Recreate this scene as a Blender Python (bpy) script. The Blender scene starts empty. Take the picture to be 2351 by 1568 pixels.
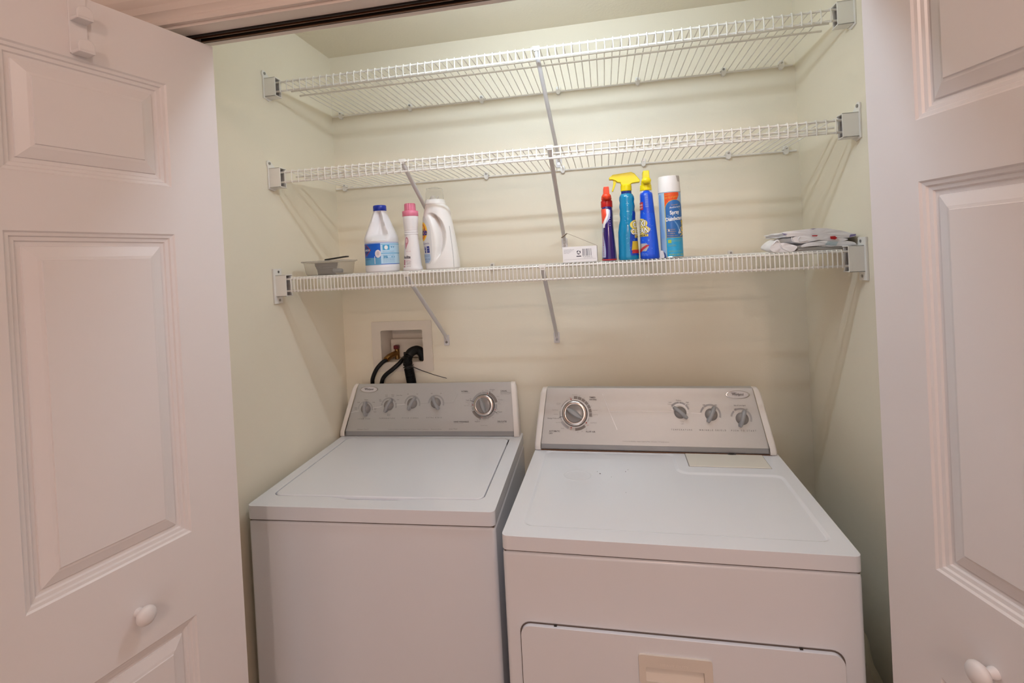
import bpy, bmesh, math, random
from mathutils import Vector, Matrix
random.seed(4)
S = bpy.context.scene
COL = S.collection
PI = math.pi

# ------------------------------------------------------------------ camera
YAW, PIT, ROL = .1912, -.0082, -.0525
F_PX, PX, PY, WPX = 1183.62, -16.63, -174.49, 2351.0
cyw, syw, cp, sp, cr, sr = math.cos(YAW), math.sin(YAW), math.cos(PIT), math.sin(PIT), math.cos(ROL), math.sin(ROL)
fwd = Vector((-syw*cp, cyw*cp, sp)); rgt = Vector((cyw, syw, 0)); upv = rgt.cross(fwd)
r2 = cr*rgt + sr*upv; u2 = -sr*rgt + cr*upv
cam = bpy.data.cameras.new('camera'); camo = bpy.data.objects.new('camera', cam); COL.objects.link(camo)
camo.matrix_world = Matrix(((r2.x, u2.x, -fwd.x, 1.012), (r2.y, u2.y, -fwd.y, -1.8543), (r2.z, u2.z, -fwd.z, 1.5462), (0, 0, 0, 1)))
cam.sensor_width = 36.0; cam.sensor_fit = 'HORIZONTAL'; cam.lens = 36.0*F_PX/WPX
cam.shift_x = -PX/WPX; cam.shift_y = PY/WPX
cam.clip_start = .05
S.camera = camo

# ------------------------------------------------------------------ world, lights, exposure
def s2l(c):
    return tuple(x/12.92 if x <= .04045 else ((x+.055)/1.055)**2.4 for x in c)
def rgb(h):
    h = h.lstrip('#'); return s2l(tuple(int(h[i:i+2], 16)/255 for i in (0, 2, 4)))
W_ = bpy.data.worlds.new('world'); S.world = W_; W_.use_nodes = True
bg = W_.node_tree.nodes['Background']; bg.inputs[0].default_value = (.95, .95, 1, 1); bg.inputs[1].default_value = .6
def point(name, loc, power, col, rad):
    l = bpy.data.lights.new(name, 'POINT'); l.energy = power; l.color = col; l.shadow_soft_size = rad
    o = bpy.data.objects.new(name, l); o.location = loc; COL.objects.link(o); return o
TUBE_C, TUBE_L, TUBE_R = (.88, -.768, 2.150), .46, .0125      # strip lamp on the inside of the header wall
TUBE_COL, TUBE_POW = (.73, .86, 1.0), 53.0
LB = (1.34, -1.88, 2.40)     # ceiling lamp of the hall, just in front of the closet
LA = (1.30, -3.75, 2.40)     # second ceiling lamp further back
point('hall_lamp_light', LB, 6.5, (1, .78, .66), .045)
point('hall_lamp_light', LA, 24.5, (1, .74, .615), .06)
S.view_settings.view_transform = 'Standard'; S.view_settings.look = 'None'
S.view_settings.gamma = 1.0; S.view_settings.use_curve_mapping = False
S.view_settings.exposure = 0.93
S.cycles.use_denoising = True
S.cycles.max_bounces = 10; S.cycles.diffuse_bounces = 6; S.cycles.transmission_bounces = 8; S.cycles.transparent_max_bounces = 12
S.cycles.sample_clamp_indirect = 4.0

# ------------------------------------------------------------------ materials
MATS = {}
def mat(name, col, rough=.5, metal=0., bump=0., bscale=200., var=0., vscale=8., spec=.5, alpha=1., trans=0., coat=0., ior=1.45, emit=0.):
    if name in MATS: return MATS[name]
    m = bpy.data.materials.new(name); m.use_nodes = True; nt = m.node_tree
    b = nt.nodes['Principled BSDF']
    c = rgb(col) if isinstance(col, str) else col
    b.inputs['Base Color'].default_value = (*c, 1); b.inputs['Roughness'].default_value = rough
    b.inputs['Metallic'].default_value = metal; b.inputs['Specular IOR Level'].default_value = spec
    b.inputs['Alpha'].default_value = alpha; b.inputs['Transmission Weight'].default_value = trans
    b.inputs['Coat Weight'].default_value = coat; b.inputs['IOR'].default_value = ior
    if emit: b.inputs['Emission Color'].default_value = (*c, 1); b.inputs['Emission Strength'].default_value = emit
    tc = nt.nodes.new('ShaderNodeTexCoord')
    nz = nt.nodes.new('ShaderNodeTexNoise'); nz.inputs['Scale'].default_value = vscale; nz.inputs['Detail'].default_value = 4
    nt.links.new(tc.outputs['Object'], nz.inputs['Vector'])
    if var > 0:
        mx = nt.nodes.new('ShaderNodeMix'); mx.data_type = 'RGBA'
        mx.inputs[6].default_value = (*[x*(1-var) for x in c], 1); mx.inputs[7].default_value = (*[min(1, x*(1+var)) for x in c], 1)
        nt.links.new(nz.outputs['Fac'], mx.inputs[0]); nt.links.new(mx.outputs[2], b.inputs['Base Color'])
    if bump > 0:
        n2 = nt.nodes.new('ShaderNodeTexNoise'); n2.inputs['Scale'].default_value = bscale; n2.inputs['Detail'].default_value = 3
        nt.links.new(tc.outputs['Object'], n2.inputs['Vector'])
        bp = nt.nodes.new('ShaderNodeBump'); bp.inputs['Strength'].default_value = bump; bp.inputs['Distance'].default_value = .002
        nt.links.new(n2.outputs['Fac'], bp.inputs['Height']); nt.links.new(bp.outputs['Normal'], b.inputs['Normal'])
    MATS[name] = m; return m

m_wall = mat('yellow_wall_paint', (.82, .765, .635), .55, bump=.12, bscale=260, var=.025, vscale=3)
m_ceil = mat('closet_ceiling_paint', (.76, .70, .57), .7, bump=.35, bscale=120, var=.02)
m_white = mat('white_semigloss_paint', (.77, .735, .735), .38, bump=.04, bscale=60, var=.012)
m_trim = mat('white_trim_paint', (.74, .65, .59), .4, bump=.05, bscale=60, var=.015)
m_hall = mat('hall_wall_paint', (.80, .72, .66), .7, bump=.1, bscale=240, var=.02)
m_hallc = mat('hall_ceiling_paint', (.80, .74, .70), .8, bump=.2, bscale=100)
m_floor = mat('tan_vinyl_floor', (.42, .30, .21), .45, var=.15, vscale=5)
m_enamel = mat('white_enamel', (.78, .80, .85), .22, bump=.015, bscale=400, coat=.3, var=.006)
m_cap = mat('white_plastic_cap', (.80, .76, .73), .35, var=.01)
m_silver = mat('silver_panel', (.50, .50, .49), .42, metal=.35, bump=.02, bscale=900, var=.02, vscale=60)
m_silver2 = mat('grey_panel_strip', (.35, .35, .355), .4, metal=.3, var=.02)
m_seam = mat('brown_seam', (.13, .10, .085), .7, var=.2)
m_dark = mat('dark_gap', (.03, .022, .018), .8, var=.1)
m_ink = mat('dark_ink', (.085, .075, .075), .6, var=.05)
m_ink2 = mat('grey_ink', (.24, .225, .22), .6, var=.05)
m_arc = mat('arc_grey', (.36, .35, .35), .5, var=.03)
m_arc2 = mat('arc_taupe', (.24, .215, .20), .5, var=.03)
m_red = mat('red_ink', (.42, .06, .04), .6, var=.05)
m_line = mat('bright_line', (.75, .74, .74), .3, var=.02)
m_knob = mat('grey_knob_plastic', (.30, .30, .305), .32, var=.02)
m_knob2 = mat('taupe_knob_plastic', (.24, .22, .21), .22, var=.02)
m_chrome = mat('brushed_chrome', (.62, .58, .55), .22, metal=1., var=.03, vscale=50)
m_rust = mat('rusty_seam', (.12, .05, .02), .8, var=.5, vscale=30)
m_wire = mat('white_vinyl_wire', (.80, .77, .72), .35, var=.01)
m_brk = mat('white_bracket_plastic', (.80, .78, .74), .4, var=.01)
m_screw = mat('steel_screw', (.35, .34, .33), .35, metal=.9, var=.1, vscale=200)
m_brace = mat('white_painted_steel', (.66, .64, .64), .4, var=.02)
m_black = mat('black_rubber', (.004, .0038, .004), .42, spec=.35, bump=.05, bscale=300, var=.2)
m_brass = mat('brass', (.36, .20, .07), .3, metal=1., var=.1, vscale=60)
m_dred = mat('dark_red_handle', (.12, .006, .010), .4, var=.1)
m_box = mat('outlet_box_plastic', (.72, .66, .58), .4, var=.02)
m_track = mat('black_metal_track', (.015, .010, .008), .5, var=.3)
m_track2 = mat('brown_metal_track', (.16, .07, .035), .4, metal=.4, var=.2)
m_bulb = mat('bulb_glass', (.9, .88, .84), .3, var=.01)

# ------------------------------------------------------------------ mesh helpers
class MB:
    def __init__(s): s.v = []; s.f = []; s.m = []; s.cur = 0
    def add(s, vs, fs):
        o = len(s.v); s.v += [tuple(v) for v in vs]; s.f += [tuple(i+o for i in f) for f in fs]; s.m += [s.cur]*len(fs); return s
    def box(s, x0, x1, y0, y1, z0, z1):
        return s.add([(x0, y0, z0), (x1, y0, z0), (x1, y1, z0), (x0, y1, z0), (x0, y0, z1), (x1, y0, z1), (x1, y1, z1), (x0, y1, z1)],
                     [(0, 3, 2, 1), (4, 5, 6, 7), (0, 1, 5, 4), (1, 2, 6, 5), (2, 3, 7, 6), (3, 0, 4, 7)])
    def tube(s, pts, r, n=8, caps=True, closed=False):
        pts = [Vector(p) for p in pts]; N = len(pts); rs = r if isinstance(r, (list, tuple)) else [r]*N
        t0 = (pts[1]-pts[0]).normalized(); up = Vector((0, 0, 1)) if abs(t0.z) < .9 else Vector((1, 0, 0))
        a = t0.cross(up).normalized(); vs = []; prev = t0
        for i, p in enumerate(pts):
            if closed: t = (pts[(i+1) % N]-pts[i-1]).normalized()
            else: t = (pts[min(i+1, N-1)]-pts[max(i-1, 0)]).normalized()
            a = (a - t*a.dot(t)).normalized(); b = t.cross(a)
            for k in range(n):
                q = 2*PI*k/n; vs.append(p + (a*math.cos(q)+b*math.sin(q))*rs[i])
        fs = []
        for i in range(N if closed else N-1):
            j = (i+1) % N
            for k in range(n): fs.append((i*n+k, i*n+(k+1) % n, j*n+(k+1) % n, j*n+k))
        if caps and not closed: fs += [tuple(range(n))[::-1], tuple((N-1)*n+k for k in range(n))]
        return s.add(vs, fs)
    def prism(s, pts, axis, a, b):
        """extrude a closed outline along an axis from a to b"""
        def mk(p, h): return {'x': (h, p[0], p[1]), 'y': (p[0], h, p[1]), 'z': (p[0], p[1], h)}[axis]
        n = len(pts); vs = [mk(p, a) for p in pts]+[mk(p, b) for p in pts]
        return s.add(vs, [tuple(range(n))[::-1], tuple(range(n, 2*n))]+[(i, (i+1) % n, n+(i+1) % n, n+i) for i in range(n)])
    def lathe(s, prof, n=24, c=(0, 0), cap=True):
        vs = []; fs = []
        for (r, z) in prof:
            for k in range(n): q = 2*PI*k/n; vs.append((c[0]+r*math.cos(q), c[1]+r*math.sin(q), z))
        N = len(prof)
        for i in range(N-1):
            for k in range(n): fs.append((i*n+k, i*n+(k+1) % n, (i+1)*n+(k+1) % n, (i+1)*n+k))
        if cap: fs += [tuple(range(n))[::-1], tuple((N-1)*n+k for k in range(n))]
        return s.add(vs, fs)
    def grid(s, f, nu, nv, wrap=False):
        vs = [f(i/nu, j/nv) for j in range(nv+1) for i in range(nu+(0 if wrap else 1))]
        w = nu if wrap else nu+1
        return s.add(vs, [(j*w+i, j*w+(i+1) % w, (j+1)*w+(i+1) % w, (j+1)*w+i) for j in range(nv) for i in range(nu)])
    def sphere(s, c, r, n=12, m=8, sc=(1, 1, 1)):
        return s.add(*_sph(c, r, n, m, sc))
    def mesh(s, name, mats, smooth=None):
        me = bpy.data.meshes.new(name); me.from_pydata(s.v, [], s.f)
        for m in (mats if isinstance(mats, (list, tuple)) else [mats]): me.materials.append(m)
        for p, k in zip(me.polygons, s.m): p.material_index = k
        bm = bmesh.new(); bm.from_mesh(me); bmesh.ops.recalc_face_normals(bm, faces=bm.faces); bm.to_mesh(me); bm.free()
        if smooth is not None:
            me.polygons.foreach_set('use_smooth', [True]*len(me.polygons)); me.set_sharp_from_angle(angle=math.radians(smooth))
        me.update(); return me
def _sph(c, r, n, m, sc):
    vs = [(c[0], c[1], c[2]-r*sc[2])]
    for j in range(1, m):
        t = -PI/2+PI*j/m
        for k in range(n): q = 2*PI*k/n; vs.append((c[0]+r*sc[0]*math.cos(t)*math.cos(q), c[1]+r*sc[1]*math.cos(t)*math.sin(q), c[2]+r*sc[2]*math.sin(t)))
    vs.append((c[0], c[1], c[2]+r*sc[2])); L = len(vs)-1; fs = []
    for k in range(n): fs.append((0, 1+(k+1) % n, 1+k)); fs.append((L, L-n+k, L-n+(k+1) % n))
    for j in range(m-2):
        for k in range(n): a = 1+j*n; fs.append((a+k, a+(k+1) % n, a+n+(k+1) % n, a+n+k))
    return vs, fs
STUFF = {'teal_stripes', 'printed_lettering', 'lettering', 'printed_marks', 'pictograms', 'sparkles', 'grip_ticks', 'grip_ribs', 'swirls', 'lint_speck', 'rib_glints', 'embossed_lettering', 'white_marks', 'teal_blocks', 'badges', 'purple_print', 'red_print', 'label_rules'}
def obj(name, mb, mats, parent=None, smooth=None, bevel=0., seg=3, loc=None, mtx=None, flat=False):
    me = mb if isinstance(mb, bpy.types.Mesh) else mb.mesh(name, mats, smooth if smooth is not None else (35 if bevel else None))
    o = bpy.data.objects.new(name, me); COL.objects.link(o)
    if parent is not None: o.parent = parent
    if name in STUFF: o['kind'] = 'stuff'
    if mtx is not None: o.matrix_local = mtx
    if loc is not None: o.location = loc
    if bevel:
        b = o.modifiers.new('bevel', 'BEVEL'); b.width = bevel; b.segments = seg; b.limit_method = 'ANGLE'; b.angle_limit = math.radians(40); b.harden_normals = False
        me.polygons.foreach_set('use_smooth', [True]*len(me.polygons))
        w = o.modifiers.new('wn', 'WEIGHTED_NORMAL'); w.keep_sharp = False
    return o
def tag(o, label=None, cat=None, group=None, kind=None):
    for k, v in (('label', label), ('category', cat), ('group', group), ('kind', kind)):
        if v: o[k] = v
    return o
def empty(name, label, cat, loc=(0, 0, 0), rz=0., group=None, kind=None):
    o = bpy.data.objects.new(name, None); o.empty_display_size = .05; COL.objects.link(o)
    o.location = loc; o.rotation_euler = (0, 0, rz); return tag(o, label, cat, group, kind)
def struct(name, mb, m, label=None, cat=None, **k):
    return tag(obj(name, mb, m, **k), label, cat, None, 'structure')
def rrect(x0, x1, y0, y1, r, n=5):
    out = []
    for cx, cy, a in ((x1-r, y1-r, 0), (x0+r, y1-r, PI/2), (x0+r, y0+r, PI), (x1-r, y0+r, 3*PI/2)):
        for i in range(n+1): q = a+PI/2*i/n; out.append((cx+r*math.cos(q), cy+r*math.sin(q)))
    return out
def ring_fill(mb, outer, inner, mk):
    """planar face between two closed outlines"""
    bm = bmesh.new(); es = []
    for loop in (outer, inner):
        vs = [bm.verts.new((p[0], p[1], 0)) for p in loop]
        es += [bm.edges.new((vs[i], vs[(i+1) % len(vs)])) for i in range(len(vs))]
    bmesh.ops.triangle_fill(bm, edges=es, use_beauty=True)
    bm.verts.index_update()
    mb.add([mk(v.co.x, v.co.y) for v in bm.verts], [tuple(v.index for v in f.verts) for f in bm.faces]); bm.free()
def smoothpath(pts, n=8):
    P = [Vector(p) for p in pts]; P = [2*P[0]-P[1]]+P+[2*P[-1]-P[-2]]; out = []
    for i in range(1, len(P)-2):
        for k in range(n):
            t = k/n; a, b, c, d = P[i-1:i+3]
            out.append(.5*((2*b)+(c-a)*t+(2*a-5*b+4*c-d)*t*t+(3*b-a-3*c+d)*t**3))
    return out+[P[-2]]
_tc = {}
def text2d(body, size, width=None, align='LEFT', shear=0., bold=0., spacing=1.):
    key = (body, shear, bold, spacing)
    if key not in _tc:
        cu = bpy.data.curves.new('t', 'FONT'); cu.body = body; cu.size = 1.; cu.shear = shear; cu.offset = bold; cu.space_character = spacing
        cu.resolution_u = 2; cu.fill_mode = 'FRONT'
        o = bpy.data.objects.new('t', cu); me = bpy.data.meshes.new_from_object(o)
        _tc[key] = ([(v.co.x, v.co.y) for v in me.vertices], [tuple(p.vertices) for p in me.polygons])
        bpy.data.objects.remove(o); bpy.data.meshes.remove(me); bpy.data.curves.remove(cu)
    vs, fs = _tc[key]
    if not vs: return [], []
    x0 = min(v[0] for v in vs); x1 = max(v[0] for v in vs)
    sx = width/(x1-x0) if width else size
    off = {'LEFT': 0, 'CENTER': .5, 'RIGHT': 1}[align]*(x1-x0)
    return [((v[0]-x0-off)*sx, v[1]*size) for v in vs], fs

# ------------------------------------------------------------------ setting
WX = 1.6571; ZC = 2.3705; ZH = 2.08; YF0, YF1 = -.80, -.896     # closet width, ceiling, header height, front wall faces
BX0, BX1, BZ0, BZ1 = .152, .325, 1.181, 1.307                    # hole of the outlet box in the back wall
mb = MB(); ring_fill(mb, [(0, 0), (WX, 0), (WX, ZC), (0, ZC)], [(BX0, BZ0), (BX1, BZ0), (BX1, BZ1), (BX0, BZ1)], lambda x, z: (x, 0, z))
ring_fill(mb, [(0, 0), (WX, 0), (WX, ZC), (0, ZC)], [(BX0, BZ0), (BX1, BZ0), (BX1, BZ1), (BX0, BZ1)], lambda x, z: (x, .012, z))
for (a, b) in (((BX0, BZ0), (BX1, BZ0)), ((BX1, BZ0), (BX1, BZ1)), ((BX1, BZ1), (BX0, BZ1)), ((BX0, BZ1), (BX0, BZ0))):
    mb.add([(a[0], 0, a[1]), (b[0], 0, b[1]), (b[0], .012, b[1]), (a[0], .012, a[1])], [(0, 1, 2, 3)])
struct('wall_back', mb, m_wall)
struct('wall_left', MB().box(-.19, 0, YF0, .012, 0, ZC), m_wall)
struct('wall_right', MB().box(WX, WX+.19, YF0, .012, 0, ZC), m_wall)
struct('ceiling', MB().box(-.19, WX+.19, YF0, .012, ZC, ZC+.05), m_ceil)
struct('floor', MB().box(-1.6, 3.3, -4.2, .012, -.05, 0), m_floor)
OX0, OX1 = -.13, WX+.13
fw = empty('wall_front', None, None, kind='structure')
obj('header_wall', MB().box(-.19, WX+.19, YF0, YF1+.012, ZH+.012, 2.44), m_wall, fw)
obj('hall_face', MB().box(-1.6, 3.3, YF1, YF1+.012, ZH+.012, 2.44).box(-1.6, OX0-.012, YF1, YF1+.012, 0, ZH+.012).box(OX1+.012, 3.3, YF1, YF1+.012, 0, ZH+.012), m_hall, fw)
obj('side_return', MB().box(OX0-.05, OX0-.012, YF1+.012, YF0, 0, ZH+.012), m_wall, fw)
obj('side_return', MB().box(OX1+.012, OX1+.05, YF1+.012, YF0, 0, ZH+.012), m_wall, fw)
struct('wall_hall_left', MB().box(-1.65, -1.6, -4.2, YF1, 0, 2.44), m_hall)
struct('wall_hall_right', MB().box(3.3, 3.35, -4.2, YF1, 0, 2.44), m_hall)
struct('wall_hall_back', MB().box(-1.6, .3, -4.25, -4.2, 0, 2.44).box(1.7, 3.3, -4.25, -4.2, 0, 2.44).box(.3, 1.7, -4.25, -4.2, 2.05, 2.44), m_hall)
struct('ceiling_hall', MB().box(-1.6, 3.3, -4.2, YF1, 2.44, 2.49), m_hallc)
# header jamb board with the track let into its underside
t1 = empty('trim_1', None, None, (0, 0, 0), kind='structure')
obj('header_board', MB().box(OX0, OX1, YF1, -.858, ZH, ZH+.012).box(OX0, OX1, -.824, YF0, ZH, ZH+.012), m_trim, t1, bevel=.0015)
obj('side_jamb', MB().box(OX0-.012, OX0, YF1, YF0, 0, ZH+.012), m_trim, t1)
obj('side_jamb', MB().box(OX1, OX1+.012, YF1, YF0, 0, ZH+.012), m_trim, t1)
trk = obj('door_track', MB().box(OX0, OX1, -.858, -.824, ZH+.022, ZH+.026).box(OX0, OX1, -.858, -.8565, ZH-.004, ZH+.022).box(OX0, OX1, -.8255, -.824, ZH-.004, ZH+.022), m_track, t1)
obj('track_lip', MB().box(OX0, OX1, -.8485, -.8460, ZH-.004, ZH-.002).box(OX0, OX1, -.8490, -.8478, ZH-.002, ZH+.022), m_track2, trk)
obj('track_lip', MB().box(OX0, OX1, -.8320, -.8262, ZH-.004, ZH-.002), m_track2, trk)
obj('track_lip', MB().box(OX0, OX1, -.8530, -.8500, ZH-.001, ZH+.004), m_track, trk)
# casing on the hall face (stepped profile)
prof = [(YF1, ZH+.006), (YF1-.010, ZH+.006), (YF1-.012, ZH+.010), (YF1-.012, ZH+.016), (YF1-.009, ZH+.020), (YF1-.010, ZH+.026), (YF1-.016, ZH+.032), (YF1-.017, ZH+.046), (YF1-.0135, ZH+.048), (YF1-.0165, ZH+.052), (YF1-.018, ZH+.058), (YF1-.018, ZH+.064), (YF1, ZH+.064)]
t2 = empty('trim_2', None, None, kind='structure')
obj('head_casing', MB().prism(prof, 'x', OX0-.064, OX1+.064), m_trim, t2, smooth=40)
obj('leg_casing', MB().box(OX0-.07, OX0-.008, YF1-.016, YF1, 0, ZH+.006), m_trim, t2, bevel=.004)
obj('leg_casing', MB().box(OX1+.008, OX1+.07, YF1-.016, YF1, 0, ZH+.006), m_trim, t2, bevel=.004)

# ------------------------------------------------------------------ six-panel bifold doors
DW, DT, DZ0, DZ1 = .475, .035, .012, 2.065
PANELS = [(1.735, 1.949), (1.018, 1.638), (.17, .844)]
def door_slab(panels, s0, s1):
    """panelled face at y=0 (looking to -y), slab goes to +y; s runs along +x"""
    mb = MB()
    def q(x0, x1, z0, z1): mb.add([(x0, 0, z0), (x1, 0, z0), (x1, 0, z1), (x0, 0, z1)], [(0, 1, 2, 3)])
    q(0, s0, DZ0, DZ1); q(s1, DW, DZ0, DZ1)
    zs = [DZ0]+[z for p in sorted(panels) for z in p]+[DZ1]
    for i in range(0, len(zs), 2): q(s0, s1, zs[i], zs[i+1])
    prof = [(0, 0), (.003, .003), (.008, .0042), (.010, .0075), (.016, .0085), (.018, .0115), (.025, .0125), (.026, .0095), (.044, .0035), (.049, .0028), (.050, .0008)]
    for z0, z1 in panels:
        prev = None
        for d, h in prof:
            L = [(s0+d, h, z0+d), (s1-d, h, z0+d), (s1-d, h, z1-d), (s0+d, h, z1-d)]
            if prev:
                for k in range(4): mb.add([prev[k], prev[(k+1) % 4], L[(k+1) % 4], L[k]], [(0, 1, 2, 3)])
            prev = L
        mb.add(prev, [(0, 1, 2, 3)])
    mb.add([(0, 0, DZ0), (DW, 0, DZ0), (DW, DT, DZ0), (0, DT, DZ0), (0, 0, DZ1), (DW, 0, DZ1), (DW, DT, DZ1), (0, DT, DZ1)],
           [(0, 1, 2, 3), (4, 7, 6, 5), (1, 5, 6, 2), (0, 3, 7, 4), (3, 2, 6, 7)])
    return mb
def bifold(name, lead, ang, side):
    # side -1: left pair, lead leaf runs from 'lead' towards the hall
    A = math.radians(ang); d = Vector((-math.sin(A)*side*-1, -math.cos(A), 0)) if False else Vector((side*math.sin(A), -math.cos(A), 0))
    root = empty(name, None, None, (lead[0], lead[1], 0), kind='structure')
    n = Vector((-d.y, d.x, 0)) if side < 0 else Vector((d.y, -d.x, 0))      # faces the opening
    M = Matrix(((d.x, -n.x, 0, 0), (d.y, -n.y, 0, 0), (0, 0, 1, 0), (0, 0, 0, 1)))
    s0, s1 = (.110, .384) if side < 0 else (.100, .374)
    leaf = obj('lead_leaf', door_slab(PANELS, s0, s1), m_white, root, mtx=M, bevel=0)
    kn = MB().lathe([(.0085, 0), (.0085, .004), (.006, .010), (.0065, .014), (.013, .017), (.0175, .022), (.018, .026), (.0155, .031), (.009, .0345), (.002, .0355)], 24)
    R = Matrix.Rotation(PI/2, 4, 'X')
    ks = .220 if side < 0 else .190; kz = .919 if side < 0 else .923
    obj('knob', kn, m_white, leaf, smooth=50, mtx=Matrix.Translation((ks, 0, kz)) @ R)
    obj('pivot_pin', MB().tube([(.02, DT/2, DZ1-.002), (.02, DT/2, DZ1+.02)], .005), m_screw, leaf)
    # second leaf folded behind, back to the jamb pivot
    hx = lead[0]+d.x*DW - n.x*(DT+.003); hy = lead[1]+d.y*DW - n.y*(DT+.003)
    d2 = Vector((side*math.sin(A*.9), math.cos(A*.9), 0)); n2 = Vector((-d2.y, d2.x, 0)) if side < 0 else Vector((d2.y, -d2.x, 0))
    M2 = Matrix(((d2.x, -n2.x, 0, hx-lead[0]), (d2.y, -n2.y, 0, hy-lead[1]), (0, 0, 1, 0), (0, 0, 0, 1)))
    lf2 = obj('pivot_leaf', door_slab(PANELS, .095, .37), m_white, root, mtx=M2)
    for z in (.3, 1.05, 1.8):
        obj('hinge', MB().tube([(DW+.001, DT+.0015, z-.03), (DW+.001, DT+.0015, z+.03)], .004), m_screw, leaf)
    return root, leaf, M
DL, DLleaf, ML = bifold('door_1', (.167, -.826), 14, -1)
DR, DRleaf, MR = bifold('door_2', (1.483, -.826), 14, 1)

# hook over the left door
hk = empty('over_door_hook', 'white plastic double hook hanging over the top edge of the left door', 'hook', (.167, -.826, 0))
mb = MB().box(.250, .278, -.004, 0, 1.956, DZ1+.004).box(.250, .278, -.004, DT+.004, DZ1+.001, DZ1+.004).box(.250, .278, DT+.0005, DT+.004, DZ1-.03, DZ1+.004)
obj('strap', mb, m_white, hk, mtx=ML, bevel=.001)
flap = [(.251, 0), (.277, 0), (.277, .011)]+[(.264+.013*math.cos(PI*k/10), .011+.0115*math.sin(PI*k/10)) for k in range(1, 10)]+[(.251, .011)]
for z in (2.013, 1.954):
    mb = MB().box(.251, .277, -.0290, -.0030, z, z+.0060)
    hk_ = obj('hook', mb, m_white, hk, mtx=ML, bevel=.0015)
    obj('hook_tip', MB().prism([(x, z+.002+h) for x, h in flap], 'y', -.0290, -.0235), m_white, hk_, bevel=.0018)

# ------------------------------------------------------------------ washer and dryer helpers
class Face:
    """slanted console face: (u, t, h) -> local machine coordinates"""
    def __init__(s, vb, zb, vt, zt):
        s.o = Vector((0, vb, zb)); s.Y = Vector((0, vt-vb, zt-zb)).normalized(); s.X = Vector((1, 0, 0)); s.N = s.X.cross(s.Y)
        s.L = math.hypot(vt-vb, zt-zb)
    def p(s, u, t, h=0.): return s.o+s.X*u+s.Y*t+s.N*h
    def m(s, u, t, h=0., rot=0.):
        o = s.p(u, t, h)
        return Matrix(((s.X.x, s.Y.x, s.N.x, o.x), (s.X.y, s.Y.y, s.N.y, o.y), (s.X.z, s.Y.z, s.N.z, o.z), (0, 0, 0, 1))) @ Matrix.Rotation(rot, 4, 'Z')
class Print:
    """flat print on a console face, one mesh per ink"""
    def __init__(s, F): s.F = F; s.mb = {}; s.sep = []
    def get(s, ink): return s.mb.setdefault(ink, MB())
    def text(s, ink, body, u, t, size, **k):
        vs, fs = text2d(body, size, **k); s.get(ink).add([s.F.p(u+x, t+y, .0006) for x, y in vs], fs)
    def arc(s, ink, u, t, r0, r1, a0, a1, h=.0004):
        n = max(3, int(abs(a1-a0)/6)); vs = []
        for i in range(n+1):
            q = math.radians(90-(a0+(a1-a0)*i/n))        # clock degrees from 12 o'clock
            vs += [s.F.p(u+r0*math.cos(q), t+r0*math.sin(q), h), s.F.p(u+r1*math.cos(q), t+r1*math.sin(q), h)]
        s.sep.append(('dial_segment', ink, MB().add(vs, [(2*i, 2*i+1, 2*i+3, 2*i+2) for i in range(n)])))
    def tick(s, ink, u, t, r0, r1, a, w=.0009): 
        q = math.radians(90-a); c, n = math.cos(q), math.sin(q)
        s.sep.append(('dial_tick', ink, MB().add([s.F.p(u+r*c-k*n*w, t+r*n+k*c*w, .0007) for r, k in ((r0, -1), (r1, -1), (r1, 1), (r0, 1))], [(0, 1, 2, 3)])))
    def line(s, ink, pts, w):
        ps = [Vector((a, b)) for a, b in pts]; mb = MB(); s.sep.append(('printed_line', ink, mb))
        for a, b in zip(ps, ps[1:]):
            d = (b-a).normalized(); n = Vector((-d.y, d.x))*w/2
            mb.add([s.F.p(q.x, q.y, .0005) for q in (a-n, b-n, b+n, a+n)], [(0, 1, 2, 3)])
    def build(s, parent, names):
        for ink, mb in s.mb.items():
            obj('printed_lettering', mb, MATS[ink], parent)
        for nm, ink, mb in s.sep: obj(nm, mb, MATS[ink], parent)
def small_knob(root, F, u, t, rot, name='selector_knob'):
    """dome base with a bar grip; rot in degrees from upright (clockwise positive)"""
    M = F.m(u, t, 0, -math.radians(rot))
    base = obj(name, MB().lathe([(.0185, 0), (.0185, .003), (.0175, .0045), (.0165, .008), (.014, .0125), (.0095, .0155), (.003, .0165)], 28), m_knob2, root, smooth=40, mtx=M)
    n = 14; vs = []
    mb = MB()
    def g(a, b):
        # a 0..1 along bar, b profile around
        s = -1+2*a; y = .0265*s; w = .0058*math.sqrt(max(0.0, 1-(s*.93)**4))+.0006; h = .0215-.006*s*s
        prof = [(-1.15, 0), (-1.05, .45), (-.8, .92), (-.45, 1.), (.45, 1.), (.8, .92), (1.05, .45), (1.15, 0)]
        p = prof[int(round(b*7))]; return (p[0]*w, y, max(.0005, p[1]*h))
    mb.grid(g, 16, 7)
    for a in (0, 1): 
        L = [g(a, k/7) for k in range(8)]; mb.add(L, [tuple(range(8))])
    obj('grip', mb, m_knob, base, smooth=50)
    return base
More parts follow.
